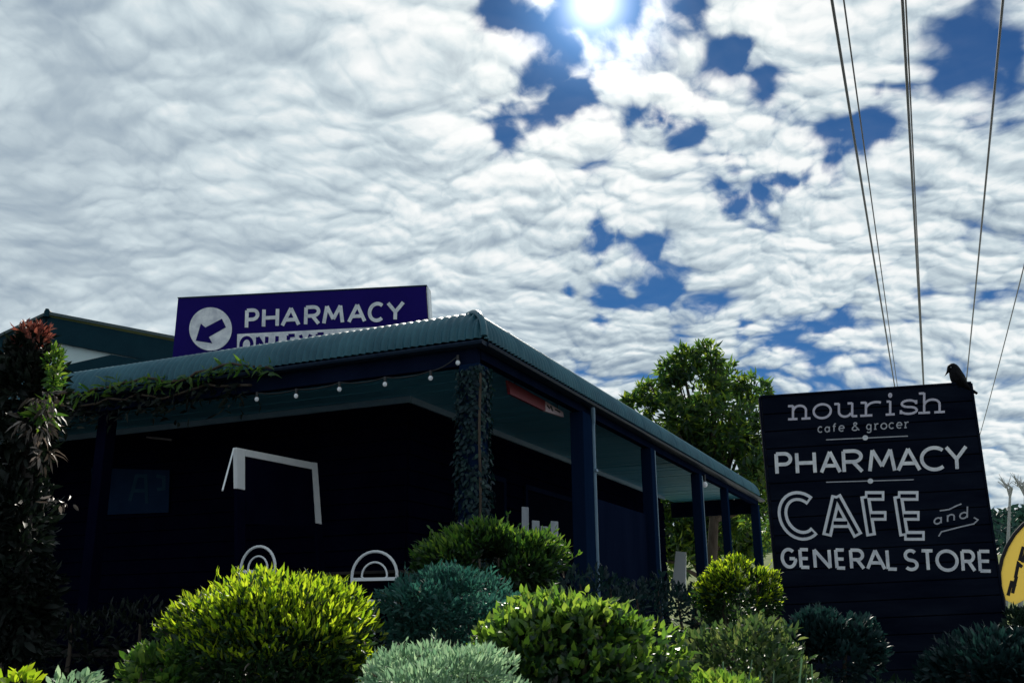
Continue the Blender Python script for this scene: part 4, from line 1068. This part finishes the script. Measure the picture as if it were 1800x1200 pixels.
tree('leafy_tree', 'large leafy green tree rising behind the side verandah roof', base_at(1240, Y1), None,
     [crown(1205, 640, Y1, 30, 30, 420), crown(1245, 628, Y1, 26, 28, 380), crown(1180, 652, Y1, 24, 28, 330), crown(1228, 690, Y1, 52, 42, 900), crown(1150, 690, Y1, 32, 26, 420), crown(1120, 716, Y1, 30, 24, 420),
      crown(1285, 664, Y1 + .5, 34, 30, 420), crown(1325, 690, Y1 + .5, 30, 34, 400), crown(1170, 735, Y1 - .5, 58, 46, 1100), crown(1255, 745, Y1 - .5, 66, 54, 1300), crown(1318, 752, Y1, 44, 46, 700),
      crown(1215, 810, Y1, 58, 46, 900), crown(1280, 830, Y1, 60, 50, 900), crown(1335, 835, Y1 - 1, 34, 46, 700), crown(1350, 775, Y1, 36, 56, 800), crown(1325, 862, Y1, 56, 44, 900), crown(1190, 780, Y1, 56, 44, 800), crown(1260, 790, Y1 + 1, 76, 60, 1500), crown(1350, 900, Y1 + 1, 50, 60, 800)], LM['tree'], .26, .085)
Y2 = 27
tree('leafy_tree', 'dark bushy tree seen through the far end of the side verandah', base_at(1215, Y2), None,
     [crown(1190, 925, Y2, 66, 66, 2600), crown(1275, 935, Y2, 62, 62, 2400), crown(1225, 890, Y2, 60, 44, 1500), crown(1330, 915, Y2 + 1, 36, 50, 700), crown(1160, 985, Y2 - 1, 50, 40, 700)], LM['tree'], .26, .10)
tree('leafy_tree', 'tree with pale trunk beyond the right edge of the roadside sign', base_at(1850, 40), None,
     [crown(1850, 930, 40, 55, 45, 900), crown(1900, 900, 40, 60, 50, 900)], LM['far'], .4, .18)
# far wooded ridge
rid = bpy.data.meshes.new('hill')
hx = np.linspace(-420, 560, 90); vs = []; fs = []
for i, x in enumerate(hx):
    h = 22 + 5 * math.sin(x * .013) + 3 * math.sin(x * .041 + 1) + 1.2 * math.sin(x * .13)
    for j, (yy, zz) in enumerate(((215, 6), (245, h * .55), (280, h * .9), (310, h + 2), (360, h), (420, 2))): vs.append((x, yy + 6 * math.sin(x * .03), zz + random.uniform(-.4, .4)))
for i in range(len(hx) - 1):
    for j in range(5): fs.append((i * 6 + j, (i + 1) * 6 + j, (i + 1) * 6 + j + 1, i * 6 + j + 1))
rid.from_pydata(vs, [], fs); rid.polygons.foreach_set('use_smooth', [True] * len(fs))
rid.materials.append(mat('wooded_hillside', (.010, .032, .040), (.022, .05, .05), .9, 0, .15, .8, 1.2, .1))
ho = bpy.data.objects.new('hill', rid); link(ho); tag(ho, kind='structure')
n = 26000
hxr = RNG.uniform(-60, 240, n); t_ = RNG.random(n)
hh = 22 + 5 * np.sin(hxr * .013) + 3 * np.sin(hxr * .041 + 1) + 1.2 * np.sin(hxr * .13)
yy = 215 + t_ * 95 + 6 * np.sin(hxr * .03); zz = np.interp(t_, [0, .32, .68, 1], [0, .55, .9, 1.08]) * hh + np.where(t_ < .1, 5, 0)
zz += np.abs(np.sin(hxr * .9) * np.sin(yy * .8)) * 3 * RNG.random(n)
o = leaf_object('distant_forest', np.stack([hxr, yy, zz], 1), unit(n), unit(n), 2.2, 1.4, LM['far'], None, .3, True); tag(o, kind='stuff')
# bare pale trees against the sky at the right edge
def bare_tree(px, py_top, yd, label, hpx, seed):
    r_ = random.Random(seed); top = at_depth(px, py_top, yd); b_ = base_at(px, yd); base = Vector(b_)
    tt = thing('bare_tree', label, 'tree', b_, 'bare trees on the skyline')
    mb = MB(); hgt = hpx / 1700 * yd; fork = Vector((top.x, top.y, top.z - hgt * .8))
    mb.tube([base, base.lerp(fork, .6), fork], [.12, .08, .06], 8); mb.build('trunk', MT['palebark'], tt)
    for i in range(5):
        e_ = Vector((top.x + r_.uniform(-.35, .35) * hgt, top.y + r_.uniform(-.3, .3) * hgt, top.z - r_.uniform(0, .35) * hgt)); md = fork.lerp(e_, .5) + Vector((r_.uniform(-.2, .2), 0, .1))
        mb = MB(); mb.tube([fork, md, e_], [.05, .035, .012], 6)
        for q in range(3):
            s_ = fork.lerp(e_, r_.uniform(.4, .9)); mb.tube([s_, s_ + Vector((r_.uniform(-.4, .4), r_.uniform(-.3, .3), r_.uniform(.2, .6)))], [.022, .008], 5)
        mb.build('limb', MT['palebark'], tt)
bare_tree(1770, 838, 48, 'forked bare pale tree nearest the roadside sign on the skyline', 44, 3)
bare_tree(1796, 832, 48, 'bare pale tree on the skyline at the right picture edge', 50, 8)

# ------------------------------------------------------------------ yellow banner
yb = thing('feather_banner', 'yellow teardrop banner with dark print at the right edge beside the sign', 'banner', base_at(1800, 11.6))
YP = Plane(at_depth(1800, 1000, 11.6), (-.25, -1, 0))
edge = [(1764, 1052), (1759, 1030), (1758, 1005), (1763, 982), (1772, 960), (1784, 940), (1800, 923), (1822, 912), (1845, 915), (1860, 935), (1862, 965), (1850, 1000), (1830, 1030), (1808, 1050), (1785, 1062)]
o = solid(edge, YP, 0, .012, 'banner_cloth', MT['yellow'], yb)
mb = MB(); mb.tube([YP(x, y, -.006) for x, y in ((1768, 1120), (1764, 1053), (1758, 1030), (1756.5, 1005), (1761.5, 981), (1770.5, 959), (1783, 938.5), (1799, 921), (1822, 909.5))], .022, 8); mb.build('banner_pole', MT['ink'], yb)
mb = MB()
put_strokes(mb, [[(1772, 1046), (1779, 1020)], [(1780, 1042), (1787, 1012)], [(1777, 1030), (1786, 1026)], [(1785, 1015), (1790, 990), (1797, 996)], [(1792, 985), (1799, 960)], [(1797, 988), (1806, 962)], [(1806, 960), (1812, 940)]], 6, YP, .006)
mb.build('banner_print', MT['ink'], yb)
mb = MB(); q = YP(1768, 1120); mb.box(Vector((q.x - .25, q.y - .25, ground(q.x, q.y) - .02)), (.5, 0, 0), (0, .5, 0), (0, 0, .06)); mb.build('base_plate', MT['gutter'], yb)
# pale drive beyond
mb = MB(); pts_ = []
for (x, y) in ((2.5, 14), (40, 14), (60, 34), (4.6, 30)): pts_.append((x, y))
vs = []; fs = []
nxx, nyy = 24, 14
for j in range(nyy):
    for i in range(nxx):
        x = 4.2 + (46) * i / (nxx - 1) + j * .2; y = 15 + 22 * j / (nyy - 1); vs.append((x, y, float(ground(x, y)) + .03))
for j in range(nyy - 1):
    for i in range(nxx - 1): fs.append((j * nxx + i, j * nxx + i + 1, (j + 1) * nxx + i + 1, (j + 1) * nxx + i))
mb.add(vs, fs, True); o = mb.build('driveway', MT['concrete']); tag(o, kind='structure')

# ------------------------------------------------------------------ power lines and pole
PD = 46.0
pole_top = at_depth(1645, 905, PD)
pb = base_at(1645, PD)
pl = thing('power_pole', 'timber power pole far behind the roadside sign', 'power pole', pb)
mb = MB(); mb.tube([Vector(pb) - Z * .3, Vector((pb[0], pb[1], pole_top.z + 5.6))], [.17, .12], 10); mb.build('pole', MT['timber'], pl)
HW = 7.2
wires = [((1462, 0), (1563, 620), .019, 'power line crossing the sky, leftmost of the bundle'),
         ((1483, 0), (1572, 640), .011, 'thin power line close beside the leftmost line'),
         ((1586, 0), (1622, 655), .019, 'power line running almost straight down the sky to the sign'),
         ((1592, 0), (1623.5, 655), .011, 'thin power line close against the middle line'),
         ((1763, 0), (1703, 628), .017, 'power line right of the bird, leaning left as it falls'),
         ((1812, 420), (1741, 700), .014, 'rightmost power line, short slanting length at the right edge')]
zt = CAM_Z + HW
mb = MB(); xs_ = []
for a, c, r, lab in wires:
    A = at_z(*a, zt); C = at_z(*c, zt)
    d = (C - A); dn = d.normalized()
    tB = (PD - A.y) / dn.y
    E = A + dn * tB; S0 = A - dn * 22
    n_ = 60; pts_ = []
    ta = 22 / (22 + tB)
    for i in range(n_ + 1):
        t_ = i / n_; q = S0.lerp(E, t_); q.z += .0 - .25 * (4 * t_ * (1 - t_) - 4 * ta * (1 - ta)); pts_.append(q)
    w = MB(); w.tube(pts_, r, 6); o = w.build('power_line', MT['line']); tag(o, lab, 'power line', 'overhead power lines')
    xs_.append(E)
xa = min(e.x for e in xs_); xb_ = max(e.x for e in xs_); zc = sum(e.z for e in xs_) / len(xs_) - .12
mb.box(Vector((xa - .3, PD - .06, zc - .1)), (xb_ - xa + .6, 0, 0), (0, .12, 0), (0, 0, .12)); mb.build('crossarm', MT['timber'], pl)
for e_ in xs_:
    mb = MB(); mb.tube([Vector((e_.x, PD, zc)), Vector((e_.x, PD, e_.z + .01))], [.05, .04], 8); mb.build('insulator', MT['ceramic'], pl)
